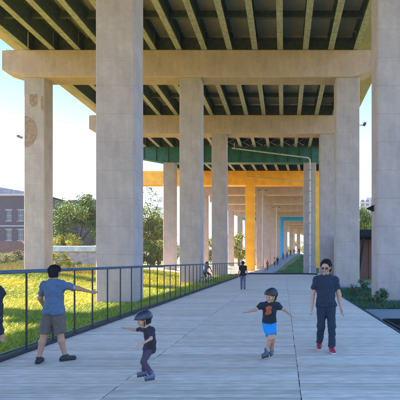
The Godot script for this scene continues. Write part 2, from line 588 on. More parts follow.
func cap_mesh(x0: float, x1: float, bottom: float, top: float, dep: float) -> ArrayMesh:
	var mb := MB.new()
	var poly := PackedVector2Array([Vector2(x0 + 1.9, bottom), Vector2(x1 - 1.6, bottom), Vector2(x1, bottom + 0.6), Vector2(x1, top), Vector2(x0, top), Vector2(x0, bottom + 0.6)])
	var inner := PackedVector2Array()
	var mid := Vector2((x0 + x1) / 2, (bottom + top) / 2)
	for p in poly: inner.append(Vector2(p.x - signf(p.x - mid.x) * 0.05, p.y - signf(p.y - mid.y) * 0.05))
	# chamfered front and back edges
	mb.prism(poly, -dep / 2 + 0.05, dep / 2 - 0.05)
	var out := MB.new()
	for s in [1.0, -1.0]:
		var zi: float = s * (dep / 2 - 0.05)
		var zo: float = s * dep / 2
		for k in poly.size():
			var a := poly[k]
			var b := poly[(k + 1) % poly.size()]
			var c := inner[(k + 1) % poly.size()]
			var d := inner[k]
			if s > 0: mb.quad(Vector3(a.x, a.y, zi), Vector3(b.x, b.y, zi), Vector3(c.x, c.y, zo), Vector3(d.x, d.y, zo))
			else: mb.quad(Vector3(b.x, b.y, zi), Vector3(a.x, a.y, zi), Vector3(d.x, d.y, zo), Vector3(c.x, c.y, zo))
		var idx := Geometry2D.triangulate_polygon(inner)
		for q in range(0, idx.size(), 3):
			var a := inner[idx[q]]
			var b := inner[idx[q + 1]]
			var c := inner[idx[q + 2]]
			if ((b - a).cross(c - a) < 0) == (s > 0):
				var sw := b; b = c; c = sw
			mb.tri(Vector3(a.x, a.y, zo), Vector3(b.x, b.y, zo), Vector3(c.x, c.y, zo))
	return mb.mesh()

func build_piers() -> void:
	var labels := {
		3.5: "concrete pier nearest the viewer, standing just beside the boardwalk railing",
		17.6: "nearest visible concrete pier, its tall column rising through the railing view",
		31.7: "concrete pier whose wide tan cap beam crosses the upper picture",
		45.8: "concrete pier with the second tan cap beam, before the green girder",
		58.5: "pier of two pale columns carrying a dark green steel cross girder",
		74.0: "pier painted bright orange, beam and columns alike",
		88.0: "bare concrete pier directly behind the orange painted pier",
		102.0: "second bare concrete pier behind the orange painted pier",
		116.0: "third bare concrete pier behind the orange one",
		130.0: "bare concrete pier directly in front of the blue painted pier",
		144.0: "distant pier painted bright blue above the climbing footpath",
		158.0: "bare concrete pier directly behind the blue painted pier",
		172.0: "second bare concrete pier behind the blue painted pier",
		186.0: "third bare concrete pier behind the blue painted pier",
		200.0: "fourth bare concrete pier behind the blue painted pier",
		214.0: "fifth bare concrete pier behind the blue painted pier",
		228.0: "sixth bare concrete pier behind the blue painted pier",
		242.0: "seventh bare concrete pier behind the blue painted pier",
		256.0: "eighth bare concrete pier behind the blue painted pier",
		270.0: "farthest bare concrete pier where the road bends out of sight"}
	var cap := cap_mesh(-22.3, 7.0, 16.28, SOFFIT - 0.02, 1.5)
	var orange_cap := cap_mesh(-30.4, 7.0, 15.75, SOFFIT - 0.02, 1.5)
	for z in BENTS:
		if not labels.has(z): continue
		var s := veer(z)
		var colm: Material = M.column
		var capm: Material = M.cap
		var called := "concrete_pier"
		if z == 74.0: colm = M.orange; capm = M.orange
		if z == 144.0: colm = M.blue; capm = M.blue
		var t := thing(called, labels[z], "pier", Vector3(s, 0, -z - 0.6), 0.0, "piers carrying the elevated road")
		var cols := [[-19.8, 1.65], [-7.45, 1.7], [5.05, 1.9]]
		var top := 16.3
		if z == 74.0:
			top = 15.77
			cols[0][0] = -28.8
		if z == 58.5: cols = [[-16.8 - s, 1.75], [3.8 - s, 1.8]]; top = 16.15
		for c in cols:
			var g := ground_height(c[0] + s, z + 0.6) - 0.3
			part("column", column_mesh(c[1], 1.2, g, top), colm, t, Vector3(c[0], 0, 0))
		if z == 58.5:
			green_girder(t)
		else:
			part("cap_beam", orange_cap if z == 74.0 else cap, capm, t)
		if z == 31.7:
			# faded brown paint patches on the far left column
			for p in [[0, 29.5, 37.5, 94.0, 107.0], [0, 41.0, 47.5, 96.0, 112.0]]:
				var mb := MB.new()
				var x0: float = (p[1] - 284.0) / 12.62 + 19.8
				var x1: float = (p[2] - 284.0) / 12.62 + 19.8
				var y0: float = EYE + (261.0 - p[4]) / 12.62
				var y1: float = EYE + (261.0 - p[3]) / 12.62
				var poly := PackedVector2Array([Vector2(maxf(x0, -0.74), y0 + 0.3), Vector2(lerpf(x0, x1, 0.35), y0), Vector2(minf(x1, 0.74), y0 + 0.15), Vector2(minf(x1, 0.74), y1), Vector2(maxf(x0, -0.74), y1)])
				mb.prism(poly, 0.602, 0.605)
				part("paint_patch", mb.mesh(), M.patch, t, Vector3(-19.8, 0, 0))
			var mb2 := MB.new()
			var disc := PackedVector2Array()
			for k in 15:
				var a := -PI / 2 + PI * k / 14.0
				disc.append(Vector2(-0.74 + 1.0 * cos(a), 12.0 + 1.25 * sin(a)))
			mb2.prism(disc, 0.602, 0.605)
			part("paint_patch", mb2.mesh(), M.patch, t, Vector3(-19.8, 0, 0))

func green_girder(t: Node3D) -> void:
	var s := veer(58.5)
	var y0 := 16.2
	var y1 := SOFFIT - 0.02
	var mb := MB.new()
	# deep box with a cantilever that tapers towards each end
	var poly := PackedVector2Array([Vector2(-17.6, y0), Vector2(4.8, y0), Vector2(7.5, y0 + 0.7), Vector2(7.5, y1), Vector2(-22.5, y1), Vector2(-22.5, y0 + 0.9)])
	mb.prism(poly, -0.5, 0.5)
	part("web", mb.mesh(), M.green, t)
	mb = MB.new()
	mb.box(Vector3(-6.4, y0 - 0.025, 0), Vector3(22.4, 0.05, 1.3))
	mb.bar(Vector3(-17.6, y0 - 0.025, 0), Vector3(-22.5, y0 + 0.875, 0), 1.3, 0.05)
	mb.bar(Vector3(4.8, y0 - 0.025, 0), Vector3(7.5, y0 + 0.675, 0), 1.3, 0.05)
	part("bottom_flange", mb.mesh(), M.green, t)
	for k in 7:
		mb = MB.new()
		var bx := -12.0 + k * 2.0 + 5.7 - 4.7
		mb.bar(Vector3(bx + 0.1, y1 + 0.1, 0.9), Vector3(bx + 1.9, y1 + 1.1, 0.9), 0.09, 0.09)
		mb.bar(Vector3(bx + 0.1, y1 + 1.1, 1.0), Vector3(bx + 1.9, y1 + 0.1, 1.0), 0.09, 0.09)
		part("cross_brace", mb.mesh(), M.white_pipe, t)
	var x := -22.2
	while x < 7.4:
		var b := y0
		if x < -17.6: b = y0 + 0.9 * (-17.6 - x) / 4.9
		if x > 4.8: b = y0 + 0.7 * (x - 4.8) / 2.7
		mb = MB.new()
		mb.box(Vector3(x, (b + y1) / 2, 0.575), Vector3(0.05, y1 - b, 0.15))
		part("stiffener", mb.mesh(), M.green, t)
		x += 1.75

# ---------------------------------------------------------------- boardwalk and railing
const DECK_L := -4.9
func deck_right(z: float) -> float:
	if z < 19.0: return 2.8
	return 2.8 + (z - 19.0) * 0.042

func build_boardwalk() -> void:
	var t := Node3D.new()
	t.name = "boardwalk"
	t.set_meta("kind", "structure")
	t.set_meta("label", "weathered grey timber boardwalk of cross planks")
	add_child(t)
	var pitch := 0.15
	var w := 0.135
	var bounds := [DECK_L, -2.32, 0.22, 2.8]
	var meshes := []
	for k in 3:
		var mb := MB.new()
		mb.box(Vector3.ZERO, Vector3(bounds[k + 1] - bounds[k] - 0.009, 0.04, w), 0.003)
		meshes.append(mb.mesh())
	var z := 3.4
	var row := 0
	rng.seed = 5
	var rest := []
	for k in 3:
		rest.append([])
		for q in 6: rest[k].append([])
	while z < 52.0:
		for k in 3:
			var far := z > 18.0
			var x0: float = bounds[k]
			var x1: float = bounds[k + 1]
			if far and k == 2: x1 = deck_right(z)
			if z > 50.2 and k == 2: x1 -= 1.6 * pow((z - 50.2) / 1.8, 2)
			var at := Vector3((x0 + x1) / 2, -0.02 + rng.randf_range(0.0, 0.004), -z)
			var mi := rng.randi() % 6
			if not far:
				var o := part("plank", meshes[k], M.planks[mi], t, at + Vector3(rng.randf_range(-0.004, 0.004), 0, 0))
				o.rotation.y = rng.randf_range(-0.0006, 0.0006)
			else:
				rest[k][mi].append([at, x1 - x0 - 0.009])
		z += pitch
		row += 1
	for q in 6:
		var mb := MB.new()
		for k in 3:
			for p in rest[k][q]:
				mb.box(p[0], Vector3(p[1], 0.04, w), 0.003)
		var o := part("far_planks", mb.mesh(), M.planks[q], t)
		o.set_meta("kind", "stuff")
	# the part behind the viewer
	var back := MB.new()
	z = 3.4 - pitch
	while z > -12.0:
		back.box(Vector3(-1.05, -0.02, -z), Vector3(7.7, 0.04, w), 0.003)
		z -= pitch
	part("far_planks", back.mesh(), M.planks[0], t).set_meta("kind", "stuff")
	# dark bearers under the planks and the edge beams
	var mb := MB.new()
	mb.box(Vector3(-1.05, -0.1, -20.0), Vector3(7.6, 0.1, 64.0))
	part("bearer_bed", mb.mesh(), M.black, t)
	# dirt packed in the joints, a little below the tops of the planks
	mb = MB.new()
	mb.box(Vector3(-1.05, -0.027, -20.0), Vector3(7.66, 0.05, 64.0))
	part("joint_dirt", mb.mesh(), M.grime, t).set_meta("kind", "stuff")
	mb = MB.new()
	mb.bar(Vector3(DECK_L - 0.09, -0.06, 12.0), Vector3(DECK_L - 0.09, -0.06, -52.0), 0.16, 0.22, 0.01)
	part("edge_beam", mb.mesh(), M.dark_wood, t)
	mb = MB.new()
	mb.bar(Vector3(2.86, -0.1, 12.0), Vector3(2.86, -0.1, -19.0), 0.1, 0.22, 0.01)
	mb.bar(Vector3(2.86, -0.1, -19.0), Vector3(deck_right(50.2) + 0.06, -0.1, -50.2), 0.1, 0.22, 0.01)
	part("edge_beam", mb.mesh(), M.dark_wood, t)
	mb = MB.new()
	mb.bar(Vector3(DECK_L - 0.1, 0.0, -52.15), Vector3(2.4, 0.0, -52.15), 0.16, 0.36, 0.01)
	mb.bar(Vector3(2.4, 0.0, -52.15), Vector3(3.5, 0.0, -51.6), 0.16, 0.36, 0.01)
	mb.bar(Vector3(3.5, 0.0, -51.6), Vector3(4.15, 0.0, -50.2), 0.16, 0.36, 0.01)
	part("end_kerb", mb.mesh(), M.dark_wood, t)

func build_railing() -> void:
	var t := thing("guard_railing", "dark steel railing with slim posts along the left boardwalk edge", "railing", Vector3(DECK_L - 0.09, 0.05, 0))
	var h := 1.50
	var mb := MB.new()
	mb.bar(Vector3(0, h, 6.0), Vector3(0, h, -51.9), 0.09, 0.07, 0.012)
	part("handrail", mb.mesh(), M.rail, t)
	mb = MB.new()
	mb.bar(Vector3(0, 0.055, 6.0), Vector3(0, 0.055, -51.9), 0.05, 0.03, 0.006)
	part("bottom_rail", mb.mesh(), M.post, t)
	var pm := MB.new()
	pm.box(Vector3(0, h / 2 - 0.015, 0), Vector3(0.04, h - 0.04, 0.012), 0.003)
	pm.box(Vector3(0, 0.006, 0), Vector3(0.11, 0.012, 0.09), 0.003)
	var post := pm.mesh()
	var z := 3.3
	while z < 51.9:
		part("post", post, M.post, t, Vector3(0, 0, -z))
		z += 0.89

# ---------------------------------------------------------------- vegetation
func leaf_card(mb: MB, at: Vector3, size: float, r: RandomNumberGenerator, droop := 0.3) -> void:
	var d := Vector3(r.randfn(), r.randfn() - droop, r.randfn()).normalized()
	var s := d.cross(Vector3(r.randfn(), r.randfn(), r.randfn())).normalized()
	var nn := d.cross(s)
	var tip := at + d * size
	var l := at + d * size * 0.45 + s * size * 0.3 + nn * size * 0.08
	var q := at + d * size * 0.45 - s * size * 0.3 + nn * size * 0.08
	mb.tri(at, l, tip)
	mb.tri(at, tip, q)

func crown_mesh(sd: int, radii: Vector3, leaves: int, size: float, tint: Color, alt: Color, clumps := 26, hollow := 0.35) -> ArrayMesh:
	var r := RandomNumberGenerator.new()
	r.seed = sd
	var mb := MB.new()
	mb.use_col = true
	var spots := []
	for k in clumps:
		var d := Vector3(r.randfn(), r.randfn(), r.randfn()).normalized() * lerpf(hollow, 1.0, sqrt(r.randf()))
		spots.append([d * radii, r.randf_range(0.18, 0.36) * (radii.x + radii.y) * 0.5, r.randf()])
	for k in leaves:
		var s: Array = spots[r.randi() % clumps]
		var p: Vector3 = s[0] + Vector3(r.randfn(), r.randfn() * 0.8, r.randfn()) * s[1] * 0.5
		var c := tint.lerp(alt, clampf(s[2] * 0.8 + r.randf() * 0.4, 0, 1))
		var v := r.randf_range(0.75, 1.25)
		mb.col = Color(c.r * v, c.g * v, c.b * v)
		leaf_card(mb, p, size * r.randf_range(0.7, 1.3), r)
	return mb.mesh()

func trunk_mesh(sd: int, h: float, rad: float, spread: Vector3, top: float) -> ArrayMesh:
	var r := RandomNumberGenerator.new()
	r.seed = sd
	var mb := MB.new()
	var p := [Vector3(0, -0.4, 0), Vector3(0, h * 0.3, 0), Vector3(r.randf_range(-0.15, 0.15), h * 0.7, r.randf_range(-0.15, 0.15)), Vector3(r.randf_range(-0.3, 0.3), h, r.randf_range(-0.3, 0.3))]
	mb.tube(p, [rad * 1.5, rad, rad * 0.8, rad * 0.55], 9)
	for k in 9:
		var a := TAU * k / 9.0 + r.randf()
		var s: Vector3 = p[2].lerp(p[3], r.randf_range(-0.3, 1.0))
		var e := s + Vector3(cos(a) * spread.x * r.randf_range(0.5, 0.85), r.randf_range(0.3, 1.0) * (top - h), sin(a) * spread.z * r.randf_range(0.5, 0.85))
		var m := s.lerp(e, 0.5) + Vector3(0, 0.25, 0)
		mb.tube([s, m, e], [rad * 0.45, rad * 0.28, rad * 0.08], 6)
	return mb.mesh()

func tree(called: String, label: String, at: Vector3, h: float, radii: Vector3, leaves: int, size: float, tint: Color, alt: Color, sd: int, clumps := 30, group := "", hollow := 0.35) -> void:
	var t := thing(called, label, "tree" if not called.contains("shrub") else "shrub", at, 0.0, group)
	var trunk_h := maxf(h - radii.y * 2.0, 0.3) + radii.y * 0.5
	part("trunk", trunk_mesh(sd, trunk_h, 0.035 * h * 0.6 + 0.02, radii, h - radii.y * 0.4), M.bark, t)
	part("crown", crown_mesh(sd + 1, radii, leaves, size, tint, alt, clumps, hollow), M.leaf, t, Vector3(0, h - radii.y, 0))

func blade_tuft(sd: int, count: int, h: float, spread: float, lean: float) -> ArrayMesh:
	var r := RandomNumberGenerator.new()
	r.seed = sd
	var mb := MB.new()
	mb.use_col = true
	for k in count:
		var a := r.randf() * TAU
		var p := Vector3(r.randfn() * spread, -0.03, r.randfn() * spread)
		var s := Vector3(cos(a), 0, sin(a))
		var d := Vector3(r.randfn(), 0, r.randfn()) * lean
		var hh := h * r.randf_range(0.5, 1.1)
		var w := h * 0.045 + 0.002
		var m := p + d * 0.35 * hh + Vector3(0, hh * 0.55, 0)
		var e := p + d * hh + Vector3(0, hh, 0)
		var v := r.randf_range(0.8, 1.2)
		mb.col = Color(v, v, v * r.randf_range(0.8, 1.0))
		mb.tri(p - s * w, p + s * w, m + s * w * 0.7)
		mb.tri(p - s * w, m + s * w * 0.7, m - s * w * 0.7)
		mb.tri(m - s * w * 0.7, m + s * w * 0.7, e)
	return mb.mesh()

func scatter(called: String, label: String, mesh: Mesh, xf: Array, cols: Array) -> void:
	var mm := MultiMesh.new()
	mm.transform_format = MultiMesh.TRANSFORM_3D
	mm.use_colors = true
	mm.mesh = mesh
	mm.instance_count = xf.size()
	for k in xf.size():
		mm.set_instance_transform(k, xf[k])
		mm.set_instance_color(k, cols[k])
	var o := MultiMeshInstance3D.new()
	o.multimesh = mm
	o.material_override = M.leaf
	o.name = numbered(called)
	o.set_meta("kind", "stuff")
	o.set_meta("label", label)
	o.set_meta("category", "grass")
	add_child(o)

func on_ground(x: float, z: float, s: float) -> Transform3D:
	var b := Basis(Vector3.UP, rng.randf() * TAU).scaled(Vector3(s, s * rng.randf_range(0.8, 1.25), s))
	return Transform3D(b, Vector3(x, ground_height(x, z), -z))

func build_grass() -> void:
	rng.seed = 77
	var patches := FastNoiseLite.new()
	patches.seed = 4
	patches.frequency = 0.12
	var xf := []
	var cols := []
	for k in 46000:
		var z := 4.0 + 26.0 * pow(rng.randf(), 1.2)
		var x := -5.15 - 17.0 * rng.randf() * (0.45 + z / 30.0)
		xf.append(on_ground(x, z, rng.randf_range(0.7, 1.2)))
		var m := clampf(0.5 + patches.get_noise_2d(x, z) * 1.3 + rng.randfn() * 0.15, 0, 1)
		cols.append(Color(0.24, 0.30, 0.025).lerp(Color(0.50, 0.45, 0.035), m))
	scatter("lawn_grass", "uncut yellow green grass beyond the railing", blade_tuft(1, 14, 0.17, 0.07, 0.5), xf, cols)
	xf = []
	cols = []
	for k in 42000:
		var z := 28.0 + 50.0 * rng.randf()
		var x := -5.2 - 60.0 * pow(rng.randf(), 1.3)
		if z > 52.0 and x > -21.0: continue
		xf.append(on_ground(x, z, rng.randf_range(0.7, 1.5)))
		var m := clampf(0.5 + patches.get_noise_2d(x, z) * 1.3 + rng.randfn() * 0.15, 0, 1)
		cols.append(Color(0.20, 0.26, 0.025).lerp(Color(0.48, 0.40, 0.05), m))
	scatter("meadow_grass", "longer yellow grass of the meadow further back", blade_tuft(2, 14, 0.3, 0.14, 0.4), xf, cols)
	xf = []
	cols = []
	for k in 9000:
		var z := 34.0 + 26.0 * rng.randf()
		var x := -16.0 - 45.0 * rng.randf() - (z - 34.0) * 0.3
		if patches.get_noise_2d(x * 2.0, z * 2.0) < -0.15: continue
		xf.append(on_ground(x, z, rng.randf_range(0.7, 1.3)))
		cols.append(Color(0.33, 0.26, 0.10).lerp(Color(0.24, 0.22, 0.06), rng.randf()))
	scatter("tall_grass", "tall straw coloured grass before the brick buildings", blade_tuft(3, 12, 0.6, 0.16, 0.3), xf, cols)
	# grass of the mound
	xf = []
	cols = []
	for k in 16000:
		var z := 60.0 + 65.0 * rng.randf()
		var x := -5.0 + 30.0 * rng.randf() + veer(z) * 0.6
		var px0 := lerpf(-4.4, 3.4, clampf((z - 61.0) / 67.0, 0, 1))
		if x < px0 + 2.7 + (z - 61.0) * 0.03: continue
		xf.append(on_ground(x, z, rng.randf_range(0.7, 1.3)))
		cols.append(Color(0.035, 0.14, 0.03).lerp(Color(0.06, 0.17, 0.04), rng.randf()))
	scatter("mound_grass", "mown green grass on the mound beside the footpath", blade_tuft(4, 12, 0.22, 0.2, 0.5), xf, cols)
	# planting bed right of the boardwalk
	xf = []
	cols = []
	for k in 5200:
		var z := 14.9 + 11.0 * rng.randf()
		var x := deck_right(z) + 0.15 + 5.5 * rng.randf()
		if absf(x - 5.05) < 1.0 and absf(z - 18.2) < 0.7: continue
		xf.append(on_ground(x, z, rng.randf_range(0.6, 1.3)))
		cols.append(Color(0.03, 0.09, 0.03).lerp(Color(0.06, 0.12, 0.04), rng.randf()))
	scatter("ground_cover", "dark green ground cover in the bed right of the boardwalk", blade_tuft(5, 12, 0.24, 0.08, 0.7), xf, cols)

func build_trees() -> void:
	var dark := Color(0.045, 0.095, 0.02)
	var lit := Color(0.15, 0.20, 0.03)
	var yel := Color(0.34, 0.32, 0.03)
	var g := "trees beyond the lawn"
	var spot := func(px: float, z: float) -> Vector3:
		var x := (px - 284.0) * z / 400.0
		return Vector3(x, ground_height(x, z), -z)
	tree("leafy_tree", "broad leafy green tree in front of the brick buildings", spot.call(79, 66), 11.2, Vector3(4.4, 4.7, 3.8), 24000, 0.30, dark, lit, 101, 34, g)
	tree("leafy_tree", "yellow green tree seen between the nearest column and the pink one", spot.call(151, 76), 11.6, Vector3(4.0, 5.4, 3.4), 20000, 0.28, lit, yel, 103, 26, g)
	tree("slender_tree", "thin tall tree with sparse leaves above the yellow green tree", spot.call(153, 80), 16.5, Vector3(2.2, 4.2, 2.0), 600, 0.32, dark, lit, 105, 16, g)
	tree("leafy_tree", "tree hidden mostly behind the nearest tall column", spot.call(118, 70), 10.0, Vector3(3.8, 4.2, 3.6), 14000, 0.30, dark, lit, 107, 30, g)
	tree("leafy_tree", "small bright yellow tree seen between the middle columns", spot.call(206, 92), 6.5, Vector3(2.6, 2.6, 2.4), 7000, 0.30, lit, yel, 109, 20, g)
	tree("leafy_tree", "bright yellow green tree far behind, left of the orange column", spot.call(239, 125), 9.5, Vector3(3.6, 3.8, 3.0), 8000, 0.4, lit, yel, 111, 22, g)
	tree("leafy_tree", "green tree rising over the rust coloured wall on the right", Vector3(14.6, GROUND, -74), 11.2, Vector3(3.8, 3.8, 3.4), 12000, 0.3, lit, yel, 113, 28, g)
	tree("flowering_shrub", "bright yellow shrub at the foot of the broad green tree", spot.call(66, 62), 5.2, Vector3(1.9, 1.9, 1.5), 6000, 0.2, yel, Color(0.45, 0.40, 0.04), 115, 18, "shrubs in the meadow")
	tree("leafy_shrub", "rounded green shrub right beside the far left column", spot.call(60, 40), 2.0, Vector3(1.1, 0.95, 1.0), 2600, 0.12, lit, yel, 117, 18, "shrubs in the meadow")
	tree("leafy_shrub", "low green shrub before the pale roofed shed", spot.call(72, 44), 1.5, Vector3(1.2, 0.7, 1.0), 1800, 0.12, lit, dark, 119, 16, "shrubs in the meadow")
	tree("leafy_shrub", "dark brown green shrub under the brick building", spot.call(17, 52), 2.3, Vector3(1.0, 1.0, 1.0), 1800, 0.14, dark, Color(0.2, 0.14, 0.05), 121, 16, "shrubs in the meadow")
	tree("leafy_shrub", "straw coloured shrub at the left picture edge", spot.call(3, 46), 1.9, Vector3(1.3, 0.8, 1.0), 1800, 0.13, Color(0.3, 0.22, 0.06), lit, 123, 16, "shrubs in the meadow")
	for p in [[142, 150.0, 10.0, "hazy far tree peeping out right of the nearest tall column"], [172, 165.0, 9.0, "hazy far tree behind the left green girder column"], [207, 150.0, 11.0, "far yellow green tree in the gap between middle columns"], [231, 170.0, 13.0, "far tree left of the orange column, behind the bright yellow one"], [288, 250.0, 15.0, "farthest tree under the bend, left of its neighbour"], [297, 262.0, 16.0, "farthest tree under the bend, middle of three"], [307, 255.0, 15.0, "farthest tree under the bend, right of its neighbour"]]:
		var q: Vector3 = spot.call(p[0], p[1])
		tree("far_tree", p[3], q, p[2], Vector3(6.0, p[2] * 0.45, 4.5), 5000, 0.55, lit, yel, 151 + int(p[0]), 22, "far trees behind the viaduct")
	tree("leafy_shrub", "dark shrub under the yellow green tree beside the nearest column", spot.call(148, 68), 4.2, Vector3(2.0, 1.9, 1.6), 7000, 0.2, dark, lit, 141, 18, "shrubs in the meadow")
	tree("leafy_shrub", "yellowish shrub just left of the pink column foot", spot.call(158, 70), 4.6, Vector3(1.8, 2.0, 1.6), 7000, 0.2, lit, yel, 143, 18, "shrubs in the meadow")
	# broad leaved plants in the bed at right
	var r := 0
	for p in [[4.2, 17.2, 0.75, "upright dark plant against the nearest right column"], [3.7, 20.6, 0.7, "leafy plant halfway along the bed right of the boardwalk"], [4.6, 23.2, 0.85, "tallest leafy plant in the bed before the pale kerb"], [3.5, 17.4, 0.5, "low leafy plant at the near corner of the bed"]]:
		tree("bed_shrub", p[3], Vector3(p[0], GROUND, -p[1]), p[2], Vector3(0.36, 0.33, 0.34), 700, 0.085, Color(0.03, 0.10, 0.025), Color(0.06, 0.14, 0.05), 131 + r * 2, 12, "plants in the bed right of the boardwalk")
		r += 1

# ---------------------------------------------------------------- buildings
func facade(t: Node3D, x0: float, x1: float, y0: float, y1: float, dep: float, wallmat: Material, rows: Array, cols: Array, ww: float, hh: float) -> void:
	# front wall with real openings: strips between the rows of windows and piers between the columns
	var mb := MB.new()
	var th := 0.35
	var y := y0
	for r in rows:
		if r > y: mb.box(Vector3((x0 + x1) / 2, (y + r) / 2, -th / 2), Vector3(x1 - x0, r - y, th))
		var x := x0
		for c in cols:
			mb.box(Vector3((x + c) / 2, r + hh / 2, -th / 2), Vector3(c - x, hh, th))
			x = c + ww
		mb.box(Vector3((x + x1) / 2, r + hh / 2, -th / 2), Vector3(x1 - x, hh, th))
		y = r + hh
	mb.box(Vector3((x0 + x1) / 2, (y + y1) / 2, -th / 2), Vector3(x1 - x0, y1 - y, th))
	mb.box(Vector3(x0 + 0.2, (y0 + y1) / 2, -dep / 2 - th / 2), Vector3(0.4, y1 - y0, dep - th))
	mb.box(Vector3(x1 - 0.2, (y0 + y1) / 2, -dep / 2 - th / 2), Vector3(0.4, y1 - y0, dep - th))
	mb.box(Vector3((x0 + x1) / 2, (y0 + y1) / 2, -dep), Vector3(x1 - x0, y1 - y0, 0.3))
	part("wall", mb.mesh(), wallmat, t)
	var fm := MB.new()
	for s in [-1.0, 1.0]:
		fm.box(Vector3(s * (ww / 2 - 0.05), hh / 2, 0), Vector3(0.1, hh, 0.08))
		fm.box(Vector3(0, hh / 2 + s * (hh / 2 - 0.05), 0), Vector3(ww - 0.2, 0.1, 0.08))
	fm.box(Vector3(0, hh / 2, 0), Vector3(ww - 0.2, 0.09, 0.07))
	fm.box(Vector3(0, hh * 0.25, 0), Vector3(0.06, hh * 0.42, 0.06))
	fm.box(Vector3(0, hh * 0.75, 0), Vector3(0.06, hh * 0.42, 0.06))
	var fmesh := fm.mesh()
	var gm := MB.new()
	gm.box(Vector3(0, hh / 2, 0), Vector3(ww - 0.1, hh - 0.1, 0.02))
	var gmesh := gm.mesh()
	var sm := MB.new()
	sm.box(Vector3.ZERO, Vector3(ww + 0.3, 0.16, 0.25), 0.02)
	sm.box(Vector3(0, hh + 0.2, -0.03), Vector3(ww + 0.3, 0.22, 0.16), 0.02)
	var smesh := sm.mesh()
	for r in rows:
		for c in cols:
			var f := part("window", fmesh, M.frame, t, Vector3(c + ww / 2, r, -0.16))
			part("pane", gmesh, M.glass, f, Vector3(0, 0, -0.03))
			part("sill", smesh, M.stone, f, Vector3(0, -0.09, 0.15))

